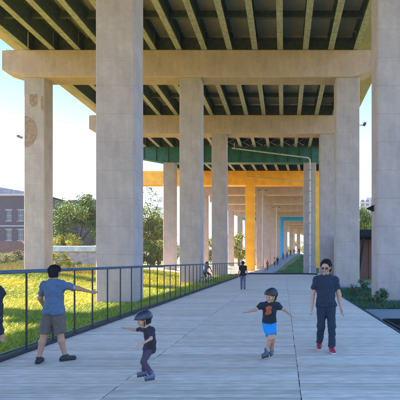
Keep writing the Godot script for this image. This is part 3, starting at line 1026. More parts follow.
func build_buildings() -> void:
	# three-storey brick block on the left
	var z := 84.0
	var k := z / 400.0
	var t := thing("brick_building", "dark brick three storey building with pale bands at the left edge", "building", Vector3(0, 0, -z))
	var x0 := -330.0 * k
	var x1 := -241.0 * k
	var y1 := EYE + 65.0 * k
	var rows := [1.9, 6.1, 10.2]
	var cols := []
	var x := x0 + 1.0
	while x < x1 - 1.8:
		cols.append(x)
		x += 2.48
	facade(t, x0, x1, 0.2, y1, 14.0, M.brick, rows, cols, 1.15, 2.2)
	for y in [5.0, 9.1]:
		var mb := MB.new()
		mb.box(Vector3((x0 + x1) / 2, y, 0.06), Vector3(x1 - x0 + 0.1, 0.28, 0.2), 0.02)
		part("stone_band", mb.mesh(), M.stone, t)
	var mb := MB.new()
	mb.box(Vector3((x0 + x1) / 2, y1 + 0.15, 0.1), Vector3(x1 - x0 + 0.4, 0.4, 0.5), 0.04)
	part("cornice", mb.mesh(), M.stone, t)
	mb = MB.new()
	mb.prism(PackedVector2Array([Vector2(x0, y1 + 0.35), Vector2(x1, y1 + 0.35), Vector2(x1 - 9.0, y1 + 1.9), Vector2(x0 + 2, y1 + 3.4)]), -13.0, -0.6)
	part("roof", mb.mesh(), M.roof, t)
	# second block further right and back
	z = 96.0
	k = z / 400.0
	t = thing("brick_building", "dark brick building with grey sloping roof behind the broad tree", "building", Vector3(0, 0, -z))
	x0 = -238.0 * k
	x1 = -206.0 * k
	y1 = EYE + 54.0 * k
	facade(t, x0, x1, 0.2, y1, 12.0, M.brick, [2.4, 6.6, 10.6], [x0 + 1.1, x0 + 3.7, x0 + 6.1], 1.1, 2.1)
	mb = MB.new()
	mb.prism(PackedVector2Array([Vector2(x0 - 0.3, y1), Vector2(x1 + 0.3, y1), Vector2(x1 - 0.6, y1 + 0.9), Vector2(x0 + 1.0, y1 + 2.6), Vector2(x0 - 0.3, y1 + 2.6)]), -12.0, 0.3)
	part("roof", mb.mesh(), M.roof, t)
	# third, with the dark chimney
	z = 104.0
	k = z / 400.0
	t = thing("brick_building", "brick building with dark chimney stack peeping over the broad tree", "building", Vector3(0, 0, -z))
	x0 = -215.0 * k
	x1 = -178.0 * k
	y1 = EYE + 60.0 * k
	facade(t, x0, x1, 0.2, y1, 12.0, M.brick, [2.4, 6.6, 10.8], [x0 + 1.1, x0 + 3.9, x0 + 6.6], 1.1, 2.1)
	mb = MB.new()
	mb.box(Vector3((x0 + x1) / 2, y1 + 0.15, -6), Vector3(x1 - x0 + 0.5, 0.3, 12.6), 0.03)
	var rf := part("roof", mb.mesh(), M.slate, t)
	mb = MB.new()
	mb.box(Vector3(-200.0 * k, y1 + 1.1, -3), Vector3(1.0, 1.6, 1.0), 0.04)
	mb.box(Vector3(-200.0 * k, y1 + 1.98, -3), Vector3(1.2, 0.18, 1.2), 0.03)
	part("chimney", mb.mesh(), M.brick, rf)
	# low shed with a pale roof edge
	z = 56.0
	k = z / 400.0
	t = thing("low_shed", "long low shed with pale flat roof edge in front of trees", "shed", Vector3(0, 0, -z))
	mb = MB.new()
	mb.box(Vector3(-207.0 * k, 1.75, -2.0), Vector3(52 * k, 2.6, 3.6), 0.03)
	part("wall", mb.mesh(), M.cream, t)
	mb = MB.new()
	mb.box(Vector3(-207.0 * k, 3.45, -2.0), Vector3(52 * k + 0.5, 0.8, 4.2), 0.05)
	part("roof", mb.mesh(), M.shed_roof, t)
	t = thing("low_shed", "low shed with reddish pitched roof under the dark brick building", "shed", Vector3(0, 0, -66.0))
	k = 66.0 / 400.0
	mb = MB.new()
	mb.box(Vector3(-272.0 * k, 1.7, -2.0), Vector3(46 * k, 3.0, 4.0), 0.03)
	part("wall", mb.mesh(), M.cream, t)
	mb = MB.new()
	mb.prism(PackedVector2Array([Vector2(-296.0 * k, 3.2), Vector2(-248.0 * k, 3.2), Vector2(-262.0 * k, 5.0), Vector2(-285.0 * k, 5.0)]), -4.3, 0.3)
	part("roof", mb.mesh(), mat(lin(0.22, 0.11, 0.09), 0.85, M.tex_plain, Vector3(0.3, 0.3, 0.3)), t)
	# rust-coloured steel wall and its dark canopy, right of the piers
	t = thing("steel_pavilion", "rust coloured steel panel wall under a dark flat canopy", "pavilion", Vector3(0, 0, -42.0))
	for i in 9:
		mb = MB.new()
		mb.box(Vector3(6.9 + i * 1.32, 1.95, -0.1 - 0.05 * (i % 2)), Vector3(1.29, 4.2, 0.12), 0.02)
		part("wall_panel", mb.mesh(), M.corten, t)
	mb = MB.new()
	mb.box(Vector3(12.4, 1.9, -3.4), Vector3(11.6, 4.1, 6.0))
	part("core_wall", mb.mesh(), M.corten, t)
	mb = MB.new()
	mb.box(Vector3(12.6, 4.45, -1.6), Vector3(11.6, 0.65, 10.4), 0.04)
	part("canopy", mb.mesh(), M.black, t)
	mb = MB.new()
	mb.bar(Vector3(7.75, 4.15, 3.2), Vector3(7.12, -0.3, 3.2), 0.2, 0.2, 0.02)
	part("slanted_post", mb.mesh(), M.black, t)
	# far apartment tower
	z = 300.0
	t = thing("apartment_tower", "distant pale apartment tower seen between the right columns", "building", Vector3(68, 0, -z))
	mb = MB.new()
	mb.box(Vector3(0, 23.5, -8), Vector3(22, 47.6, 16))
	part("wall", mb.mesh(), M.cream, t)
	for f in 15:
		mb = MB.new()
		mb.box(Vector3(0, 2.5 + f * 3.05, 0.5), Vector3(22.6, 0.9, 1.0), 0.03)
		part("balcony", mb.mesh(), M.stone, t)
		for c in 6:
			mb = MB.new()
			mb.box(Vector3(-9.0 + c * 3.6, 4.2 + f * 3.05, 0.02), Vector3(2.2, 1.7, 0.08))
			part("window", mb.mesh(), M.glass, t)
	mb = MB.new()
	mb.box(Vector3(-1, 48.7, -8), Vector3(9, 2.8, 8), 0.1)
	part("roof_house", mb.mesh(), M.stone, t)

# ---------------------------------------------------------------- small fittings
func build_fittings() -> void:
	# drain pipe that falls along the green girder and runs down the right column
	var t := thing("drain_pipe", "white drain pipe sloping across the green girder then running down", "pipe")
	var z := 57.8
	var k := 400.0 / z
	var pa := Vector3(-52.0 / k, EYE + 113.0 / k, -z)
	var pb := Vector3(26.0 / k, EYE + 103.0 / k, -z)
	var pe := Vector3(26.0 / k, GROUND - 0.1, -z)
	var mb := MB.new()
	mb.tube([pa, pb.lerp(pa, 0.02), pb - Vector3(0, 0.25, 0), pe], [0.11, 0.11, 0.11, 0.11], 10)
	part("pipe", mb.mesh(), M.white_pipe, t)
	for i in 10:
		mb = MB.new()
		mb.box(Vector3(pb.x, 1.0 + i * 1.55, -z - 0.1), Vector3(0.34, 0.07, 0.5), 0.01)
		part("clamp", mb.mesh(), M.metal, t)
	for i in 4:
		mb = MB.new()
		var p := pa.lerp(pb, 0.05 + 0.28 * i)
		mb.box(Vector3(p.x, p.y + 0.1, p.z - 0.12), Vector3(0.08, 0.5, 0.5), 0.01)
		part("hanger", mb.mesh(), M.metal, t)
	mb = MB.new()
	mb.tube([pa + Vector3(0.35, 0.05, 0), pa + Vector3(0.35, 0.8, 0)], [0.09, 0.09], 10)
	part("inlet", mb.mesh(), M.white_pipe, t)
	# conduit on the orange beam
	t = thing("conduit", "thin pale conduit fixed to the face of the orange beam", "conduit")
	z = 73.78
	k = 400.0 / z
	mb = MB.new()
	mb.tube([Vector3(-37.0 / k, EYE + 90.0 / k, -z), Vector3(-37.0 / k, EYE + 84.0 / k, -z), Vector3(22.0 / k, EYE + 79.0 / k, -z)], [0.07, 0.07, 0.07], 8)
	part("pipe", mb.mesh(), M.white_pipe, t)
	# poles of the lights under the far spans
	var n := 0
	for p in [[262.5, 84.0, 190.0, "tall thin pole with short crossbar just behind the orange column"], [276.5, 98.0, 207.0, "tall thin pole with crossbar left of the blue column"]]:
		k = 400.0 / float(p[1])
		var x: float = (p[0] - 284.0) / k
		var h: float = EYE + (261.0 - p[2]) / k
		var y := ground_height(x, p[1])
		t = thing("light_pole", p[3], "pole", Vector3(x, y, -p[1]), 0.0, "poles under the far spans")
		mb = MB.new()
		mb.tube([Vector3(0, -0.2, 0), Vector3(0, h - y, 0)], [0.14, 0.10], 10)
		part("shaft", mb.mesh(), M.white_pipe, t)
		mb = MB.new()
		mb.box(Vector3(0, h - y - 0.35, 0), Vector3(1.7, 0.12, 0.12), 0.02)
		part("crossbar", mb.mesh(), M.white_pipe, t)
		for s in [-0.7, 0.7]:
			mb = MB.new()
			mb.box(Vector3(s, h - y - 0.12, 0.05), Vector3(0.45, 0.3, 0.3), 0.04)
			part("floodlight", mb.mesh(), M.metal, t)
		n += 1
	# small cameras on two columns
	for p in [[-20.63, 11.6, -1.0, "small grey camera on the side of the far left column"], [6.0, 12.6, 1.0, "small grey camera on the right column under the first beam"]]:
		t = thing("security_camera", p[3], "camera", Vector3(p[0], p[1], -31.95), 0.0, "cameras fixed to the columns")
		mb = MB.new()
		mb.box(Vector3(p[2] * 0.2, 0, 0), Vector3(0.42, 0.06, 0.06), 0.01)
		part("bracket", mb.mesh(), M.metal, t)
		mb = MB.new()
		mb.box(Vector3(p[2] * 0.42, 0.06, 0.08), Vector3(0.2, 0.18, 0.5), 0.03)
		part("housing", mb.mesh(), M.metal, t)
		mb = MB.new()
		mb.tube([Vector3(p[2] * 0.42, 0.05, 0.32), Vector3(p[2] * 0.42, 0.05, 0.37)], [0.06, 0.06], 10)
		part("lens", mb.mesh(), M.glass, t)
	# dark wedge-shaped floodlight on the nearest right column
	t = thing("wedge_floodlight", "dark wedge shaped lamp housing on the side of nearest right column", "lamp", Vector3(4.1, 4.15, -18.3))
	mb = MB.new()
	mb.prism(PackedVector2Array([Vector2(-0.3, 0.02), Vector2(0.0, -0.13), Vector2(0.0, 0.16)]), -0.18, 0.18)
	part("housing", mb.mesh(), M.black, t)
	mb = MB.new()
	mb.box(Vector3(-0.01, 0.0, 0.22), Vector3(0.05, 0.3, 0.06), 0.01)
	part("bracket", mb.mesh(), M.metal, t)
	# right-hand verge: paving strip, trough and pale kerb
	mb = MB.new()
	mb.box(Vector3(6.95, -0.1, -13.4), Vector3(8.0, 0.16, 2.6), 0.01)
	structure("paving_strip", mb.mesh(), M.paving)
	t = thing("planter_trough", "empty black steel trough sunk beside the right boardwalk edge", "planter", Vector3(4.6, 0, -10.6))
	mb = MB.new()
	for s in [-1.0, 1.0]:
		mb.box(Vector3(s * 1.6, -0.12, 0), Vector3(0.06, 0.3, 2.8), 0.01)
		mb.box(Vector3(0, -0.12, s * 1.37), Vector3(3.14, 0.3, 0.06), 0.01)
	part("rim", mb.mesh(), M.black, t)
	mb = MB.new()
	mb.box(Vector3(0, -0.2, 0), Vector3(3.1, 0.1, 2.66))
	part("soil_bed", mb.mesh(), M.black, t)
	mb = MB.new()
	mb.box(Vector3(7.0, -0.03, -26.6), Vector3(7.4, 0.3, 0.55), 0.03)
	var kb := part("stone_kerb", mb.mesh(), M.stone, self)
	tag(kb, "long pale stone kerb behind the planting bed at right", "kerb")
	mb = MB.new()
	mb.box(Vector3(6.4, -0.105, -20.2), Vector3(6.6, 0.11, 11.0))
	structure("planting_bed", mb.mesh(), M.black)

# ---------------------------------------------------------------- people
const NP := []
func P(a: Vector3, b: Vector3, ra: float, rb: float, fd := Vector3.ZERO, fl := 1.0, planes: Array = []) -> Array:
	return [a, b, ra, rb, fd, fl, planes]

# j: joints in metres, feet on y = 0. w: radii scale. hs: head scale. f: the way the chest faces.
func body_prims(j: Dictionary, w: float, grow := 0.0) -> Array:
	var f: Vector3 = j.f
	var out := []
	out.append(P(j.pelvis, j.waist, 0.128 * w + grow, 0.118 * w + grow, f, 0.78))
	out.append(P(j.waist, j.chest, 0.118 * w + grow, 0.142 * w + grow, f, 0.72))
	out.append(P(j.chest, j.neck - (j.neck - j.chest) * 0.25, 0.135 * w + grow, 0.075 * w + grow, f, 0.75))
	out.append(P(j.shL, j.shR, 0.05 * w + grow, 0.05 * w + grow))
	for s in ["L", "R"]:
		out.append(P(j.neck - (j.neck - j.chest) * 0.12, j["sh" + s], 0.048 * w + grow * 0.6, 0.04 * w + grow * 0.6))
	return out

func limbs(j: Dictionary, w: float, leg := 1.0) -> Array:
	var out := []
	for s in ["L", "R"]:
		out.append(P(j["sh" + s], j["el" + s], 0.053 * w, 0.041 * w))
		out.append(P(j["el" + s], j["wr" + s], 0.042 * w, 0.027 * w))
		out.append(P(j["hip" + s], j["kn" + s], 0.083 * w * leg, 0.056 * w * leg))
		var cal: Vector3 = j["kn" + s].lerp(j["an" + s], 0.3) - j.f * 0.012 * w * leg
		out.append(P(j["kn" + s], cal, 0.054 * w * leg, 0.055 * w * leg))
		out.append(P(cal, j["an" + s], 0.055 * w * leg, 0.036 * w))
		out.append(P(j["an" + s], j["an" + s].lerp(j["toe" + s], 0.45), 0.034 * w, 0.022 * w))
	out.append(P(j.neck - Vector3(0, 0.05 * w, 0), j.head - j.hu * 0.05 * j.hs, 0.058 * w, 0.052 * w))
	return out

func head_prims(j: Dictionary) -> Array:
	var s: float = j.hs
	var c: Vector3 = j.head
	var f: Vector3 = j.hf
	var u: Vector3 = j.hu
	var r := u.cross(f).normalized()
	var out := []
	out.append(P(c + u * 0.035 * s - f * 0.02 * s, c + u * 0.03 * s + f * 0.012 * s, 0.092 * s, 0.088 * s, r, 0.84))
	out.append(P(c - u * 0.01 * s + f * 0.012 * s, c - u * 0.075 * s + f * 0.05 * s, 0.074 * s, 0.036 * s, r, 0.88))
	out.append(P(c + f * 0.088 * s + u * 0.012 * s, c + f * 0.103 * s - u * 0.026 * s, 0.008 * s, 0.0125 * s))
	out.append(P(c + f * 0.079 * s + u * 0.028 * s - r * 0.034 * s, c + f * 0.079 * s + u * 0.028 * s + r * 0.034 * s, 0.013 * s, 0.013 * s))
	out.append(P(c + f * 0.086 * s - u * 0.053 * s - r * 0.018 * s, c + f * 0.086 * s - u * 0.053 * s + r * 0.018 * s, 0.009 * s, 0.009 * s))
	for q in [-1.0, 1.0]:
		out.append(P(c + r * 0.078 * s * q - f * 0.012 * s + u * 0.022 * s, c + r * 0.076 * s * q - f * 0.006 * s - u * 0.02 * s, 0.013 * s, 0.009 * s))
		out.append(P(c + r * 0.042 * s * q + f * 0.055 * s - u * 0.012 * s, c + r * 0.04 * s * q + f * 0.055 * s - u * 0.03 * s, 0.03 * s, 0.026 * s))
	out.append(P(c - u * 0.03 * s - f * 0.01 * s, j.neck, 0.054 * s, 0.054 * s))
	return out

func hand_prims(w: Vector3, d: Vector3, nrm: Vector3, thumb: Vector3, s: float, curl: float) -> Array:
	# d: along the fingers, nrm: the side they curl towards, thumb: the side of the thumb
	var out := []
	for i in 4:
		var k := w + (d * (0.092 - 0.006 * absf(i - 1.2)) + thumb * (0.031 - 0.0205 * i)) * s
		out.append(P(w + thumb * (0.012 - 0.008 * i) * s, k, 0.016 * s, 0.0125 * s, nrm, 0.9))
		var p := k
		var a := curl * 0.6
		var len: float = [0.07, 0.078, 0.072, 0.056][i] * s
		for q in 3:
			var dir := (d * cos(a) + nrm * sin(a)).normalized()
			var e: Vector3 = p + dir * len * [0.45, 0.31, 0.24][q]
			out.append(P(p, e, (0.0095 - 0.0008 * q) * s, (0.0088 - 0.0008 * q) * s))
			p = e
			a += curl
	var b := w + (d * 0.026 + thumb * 0.024) * s
	var m := b + (d * 0.65 + thumb * 0.62 + nrm * 0.25).normalized() * 0.045 * s
	var e := m + (d * 0.95 + thumb * 0.15 + nrm * 0.3).normalized() * 0.034 * s
	out.append(P(b, m, 0.014 * s, 0.0105 * s))
	out.append(P(m, e, 0.0105 * s, 0.009 * s))
	return out

func sleeve(a: Vector3, b: Vector3, t: float, ra: float, rb: float) -> Array:
	var d := (b - a).normalized()
	var e := a.lerp(b, t)
	return P(a, e + d * rb * 0.6, ra, rb, Vector3.ZERO, 1.0, [[e, d]])

func shirt_mesh(j: Dictionary, w: float, cell: float, sl := 0.62, fill := 0.0, long := false) -> ArrayMesh:
	var g := 0.02
	var prims := body_prims(j, w, g + fill)
	var dn: Vector3 = (j.pelvis - j.waist).normalized()
	var hem: Vector3 = j.pelvis + dn * j.get("hem", 0.075) * w
	prims.append(P(j.waist, hem + dn * 0.05, 0.128 * w + g, 0.143 * w + g + fill, j.f, 0.82, [[hem, dn]]))
	prims[0][6] = [[hem, dn]]
	var up: Vector3 = (j.neck - j.chest).normalized()
	prims[2][6] = [[j.neck + j.f * 0.02 - up * 0.012 * w, (up + j.f * 0.35).normalized()]]
	for s in ["L", "R"]:
		prims.append(sleeve(j["sh" + s], j["el" + s], sl, 0.06 * w + fill * 0.3, 0.064 * w))
		prims.append(P(j.waist, j["hip" + s] + dn * 0.04, 0.085 * w + g, 0.092 * w + g + fill, Vector3.ZERO, 1.0, [[hem, dn]]))
		if long:
			prims.append(sleeve(j["el" + s], j["wr" + s], 0.95, 0.06 * w, 0.045 * w))
	var fd := Field.new()
	fd.net(prims, cell, 0.05 * w, 0.02 * w)
	return fd.mesh()

func trousers_mesh(j: Dictionary, w: float, cell: float, knee_t: float, full: bool) -> ArrayMesh:
	# full: down to the ankles; otherwise knee_t of the thigh
	var prims := []
	var dn: Vector3 = (j.pelvis - j.waist).normalized()
	prims.append(P(j.pelvis - dn * 0.06 * w, j.pelvis + dn * 0.03 * w, 0.13 * w, 0.134 * w, j.f, 0.8, [[j.pelvis - dn * 0.1 * w, -dn]]))
	prims.append(P(j.hipL + dn * 0.035 * w, j.hipR + dn * 0.035 * w, 0.085 * w, 0.085 * w))
	for s in ["L", "R"]:
		if full:
			prims.append(P(j["hip" + s], j["kn" + s], 0.098 * w, 0.071 * w))
			prims.append(sleeve(j["kn" + s], j["an" + s], 0.96, 0.071 * w, 0.062 * w))
		else:
			prims.append(sleeve(j["hip" + s], j["kn" + s], knee_t, 0.102 * w, 0.098 * w))
	var fd := Field.new()
	fd.net(prims, cell, 0.03 * w, 0.013 * w)
	return fd.mesh()

func shoe(t: Node3D, an: Vector3, toe: Vector3, w: float, upper: Material, sole: Material) -> void:
	var d := (toe - an); d.y = 0
	d = d.normalized()
	var y := minf(an.y, toe.y) - 0.075 * w
	var up := Vector3.UP
	# the sole lies in the line from heel to toe
	var heel := an - d * 0.055 * w - up * 0.045 * w
	var tip := toe + d * 0.03 * w
	var dir := (tip - heel).normalized()
	var nrm := dir.cross(dir.cross(up)).normalized() * -1.0
	if nrm.y < 0: nrm = -nrm
	var base := heel - nrm * 0.03 * w
	var fd := Field.new()
	fd.net([P(heel + nrm * 0.012 * w, tip - dir * 0.03 * w, 0.042 * w, 0.042 * w, Vector3.ZERO, 1.0, [[base + nrm * 0.012 * w, -nrm]]), P(an + nrm * 0.02, heel.lerp(tip, 0.4), 0.047 * w, 0.045 * w, Vector3.ZERO, 1.0, [[an + up * 0.035 * w, up], [base + nrm * 0.012 * w, -nrm]])], 0.009, 0.03)
	var o := part("shoe", fd.mesh(), upper, t)
	fd = Field.new()
	fd.net([P(heel, tip - dir * 0.03 * w, 0.047 * w, 0.047 * w, Vector3.ZERO, 1.0, [[base, -nrm], [base + nrm * 0.026 * w, nrm]])], 0.008, 0.005)
	part("sole", fd.mesh(), sole, o)

func skate(t: Node3D, an: Vector3, dir: Vector3, w: float, upper: Material) -> void:
	# dir: the way the toe points; an: ankle joint; the wheels hang below the boot
	var up := Vector3.UP
	dir.y = 0
	dir = dir.normalized()
	var side := up.cross(dir)
	var heel := an - dir * 0.05 * w - up * 0.045 * w
	var tip := an + dir * 0.15 * w - up * 0.05 * w
	var fd := Field.new()
	var flat := [[heel - up * 0.03 * w, -up]]
	fd.net([P(heel, tip, 0.048 * w, 0.043 * w, Vector3.ZERO, 1.0, flat), P(an + up * 0.12 * w, an - up * 0.02 * w, 0.055 * w, 0.052 * w, Vector3.ZERO, 1.0, [[an + up * 0.11 * w, up]])], 0.009, 0.03)
	var o := part("skate_boot", fd.mesh(), upper, t)
	var base := heel.y - 0.03 * w
	var mb := MB.new()
	var mid := (heel + tip) / 2
	mid.y = base - 0.012 * w
	mb.box(mid, Vector3(0.025, 0.026 * w, 0.22 * w), 0.004, Basis(side, up, dir))
	part("frame", mb.mesh(), M.metal, o)
	for k in 4:
		mb = MB.new()
		var c := mid + dir * (-0.095 + 0.0633 * k) * w - up * 0.022 * w
		mb.tube([c - side * 0.011, c + side * 0.011], [0.03 * w, 0.03 * w], 14)
		part("wheel", mb.mesh(), M.rubber, o)

func person(label: String, at: Vector3, j: Dictionary, w: float, look: Dictionary, group := "") -> Node3D:
	var t := thing("person", label, "person", at, look.get("turn", 0.0), group)
	var cell: float = look.get("cell", 0.014)
	var fd := Field.new()
	fd.net(body_prims(j, w * 0.93) + limbs(j, w, 0.7 if look.full else 1.0), cell, 0.03 * w)
	fd.net(head_prims(j), 0.006 * j.hs if cell < 0.02 else 0.012, 0.014 * j.hs)
	for s in ["L", "R"]:
		var d: Vector3 = (j["wr" + s] - j["el" + s]).normalized()
		var th: Vector3 = j.get("th" + s, j.f)
		th = (th - d * th.dot(d)).normalized()
		var side := -1.0 if s == "L" else 1.0
		var nrm := d.cross(th) * side
		fd.net(hand_prims(j["wr" + s] + d * 0.012, d, nrm, th, w * 0.98, look.get("curl", 0.35)), 0.0055 if cell < 0.02 else 0.009, 0.007)
	part("body", fd.mesh(), look.skin, t)
	# hair or helmet
	var c: Vector3 = j.head
	var hs: float = j.hs
	var f: Vector3 = j.hf
	var u: Vector3 = j.hu
	var r := u.cross(f).normalized()
	var hcell := 0.007 if cell < 0.02 else 0.016
	if look.get("helmet") != null:
		fd = Field.new()
		fd.net([P(c + u * 0.05 * hs - f * 0.035 * hs, c + u * 0.045 * hs + f * 0.025 * hs, 0.122 * hs, 0.118 * hs, r, 0.9, [[c + u * 0.028 * hs, (-u + f * 0.25).normalized()]])], hcell, 0.01)
		var hel := part("helmet", fd.mesh(), look.helmet, t)
		var mb := MB.new()
		for q in [-1.0, 1.0]:
			mb.tube([c + r * 0.085 * hs * q + u * 0.03 * hs, c + r * 0.075 * hs * q - u * 0.05 * hs + f * 0.01, c - u * 0.118 * hs + f * 0.04 * hs], [0.007, 0.007, 0.007], 6)
		part("chin_strap", mb.mesh(), look.get("strap", M.rubber), hel)
	if look.get("hair", true):
		fd = Field.new()
		var brow := [c + f * 0.066 * hs + u * 0.07 * hs, (f * 0.9 - u * 0.42).normalized()]
		var top_cut := [brow, [c + u * 0.03 * hs, -u]]
		var cut := [brow, [c - f * 0.012 * hs, f], [c - u * 0.07 * hs, -u]]
		fd.net([P(c + u * 0.042 * hs - f * 0.024 * hs, c + u * 0.042 * hs + f * 0.012 * hs, 0.102 * hs, 0.098 * hs, r, 0.86, top_cut), P(c + u * 0.03 * hs - f * 0.024 * hs, c - u * 0.03 * hs - f * 0.02 * hs, 0.102 * hs, 0.086 * hs, r, 0.86, cut)], hcell, 0.006, 0.01)
		# short strands over the hair break up its outline
		var strands := MB.new()
		var hr := RandomNumberGenerator.new()
		hr.seed = 9
		var down := (-u * 0.5 - f * 0.3)
		for i in fd.v.size():
			var p: Vector3 = fd.v[i]
			var nn: Vector3 = fd.n[i]
			var lay := (down - nn * down.dot(nn)) + Vector3(hr.randfn(), hr.randfn(), hr.randfn()) * 0.25
			var tip := p + nn * 0.009 * hs * hr.randf_range(0.3, 1.6) + lay * 0.022 * hs
			var sd := lay.cross(nn).normalized() * 0.0035 * hs
			strands.tri(p - sd, p + sd, tip)
		for i in fd.idx.size() / 3:
			strands.tri_n(fd.v[fd.idx[i * 3]], fd.v[fd.idx[i * 3 + 2]], fd.v[fd.idx[i * 3 + 1]], fd.n[fd.idx[i * 3]], fd.n[fd.idx[i * 3 + 2]], fd.n[fd.idx[i * 3 + 1]])
		part("hair", strands.mesh(), look.get("hair_mat", M.hair), t)
	if look.get("face", true):
		for q in [-1.0, 1.0]:
			var mb := MB.new()
			mb.ball(c + f * 0.079 * hs + u * 0.006 * hs + r * 0.033 * hs * q, Vector3(0.015, 0.0095, 0.0145) * hs, 10, 6)
			part("eye", mb.mesh(), M.eye, t)
			mb = MB.new()
			mb.tube([c + f * 0.093 * hs + u * 0.031 * hs + r * 0.016 * hs * q, c + f * 0.09 * hs + u * 0.036 * hs + r * 0.034 * hs * q, c + f * 0.076 * hs + u * 0.03 * hs + r * 0.052 * hs * q], [0.003 * hs, 0.0042 * hs, 0.0025 * hs], 6)
			part("eyebrow", mb.mesh(), M.hair, t)
		var lips := MB.new()
		lips.ball(c + f * 0.0935 * hs - u * 0.053 * hs, Vector3(0.02, 0.006, 0.008) * hs, 10, 6)
		part("lips", lips.mesh(), M.lips, t)
	if look.get("glasses", false):
		var mb := MB.new()
		for q in [-1.0, 1.0]:
			mb.ball(c + f * 0.093 * hs + u * 0.004 * hs + r * 0.034 * hs * q, Vector3(0.028, 0.021, 0.016) * hs, 12, 8)
			mb.tube([c + f * 0.088 * hs + u * 0.012 * hs + r * 0.058 * hs * q, c - f * 0.01 * hs + u * 0.016 * hs + r * 0.09 * hs * q], [0.004, 0.004], 6)
		mb.tube([c + f * 0.1 * hs + u * 0.012 * hs - r * 0.02 * hs, c + f * 0.1 * hs + u * 0.012 * hs + r * 0.02 * hs], [0.004, 0.004], 6)
		part("sunglasses", mb.mesh(), M.glass, t)
	if look.get("beard", false):
		fd = Field.new()
		fd.net([P(c - u * 0.04 * hs + f * 0.02 * hs, c - u * 0.085 * hs + f * 0.05 * hs, 0.073 * hs, 0.042 * hs, r, 0.9, [[c - u * 0.045 * hs + f * 0.05 * hs, (u + f * 0.1).normalized()]])], hcell, 0.01)
		part("beard", fd.mesh(), M.hair, t)
	part("shirt", shirt_mesh(j, w, maxf(0.010, cell * 0.72), look.get("sleeve", 0.62), look.get("fill", 0.0), look.get("long", false)), look.shirt, t)
	part("trousers" if look.full else "shorts", trousers_mesh(j, w, maxf(0.010, cell * 0.72), look.get("knee", 0.9), look.full), look.legs, t)
	for s in ["L", "R"]:
		if look.get("skates") != null:
			skate(t, j["an" + s], j["toe" + s] - j["an" + s], w, look.skates)
		else:
			shoe(t, j["an" + s], j["toe" + s], w, look.shoes, look.get("sole", M.sole))
	return t

# an upright pose for a person of height h who faces f; legs by stride, arms by swing
func stand(h: float, f: Vector3, stride := 0.1, swing := 0.1, head_k := 1.0) -> Dictionary:
	var k := h / 1.75
	var r := Vector3.UP.cross(f).normalized()       # to the figure's left
	var j := {"f": f, "hf": f, "hu": Vector3.UP, "hs": k * head_k * 1.04}
	var at := func(side: float, y: float, fw: float) -> Vector3: return r * side * k + Vector3(0, y * k, 0) + f * fw * k
	j.pelvis = at.call(0, 0.96, 0)
	j.waist = at.call(0, 1.12, 0.01)
	j.chest = at.call(0, 1.30, 0.0)
	j.neck = at.call(0, 1.475, -0.005)
	j.head = at.call(0, 1.625, 0.02)
	for q in [[1.0, "L", 1.0], [-1.0, "R", -1.0]]:
		var s: float = q[0]
		var st: float = q[2] * stride
		j["sh" + q[1]] = at.call(0.158 * s, 1.405, -0.01)
		j["el" + q[1]] = at.call(0.235 * s, 1.12, -0.03 - swing * s * 0.5)
		j["wr" + q[1]] = at.call(0.27 * s, 0.89, 0.05 - swing * s)
		j["hip" + q[1]] = at.call(0.085 * s, 0.93, 0)
		j["kn" + q[1]] = at.call(0.1 * s, 0.52, st * 0.6 + 0.03)
		j["an" + q[1]] = at.call(0.1 * s, 0.09 + maxf(0.0, -st) * 0.25, st)
		j["toe" + q[1]] = at.call(0.12 * s, 0.035, st + 0.14)
	return j

func at_pixel(px: float, z: float) -> Vector3:
	return Vector3((px - 284.0) * z / 400.0, 0, -z)

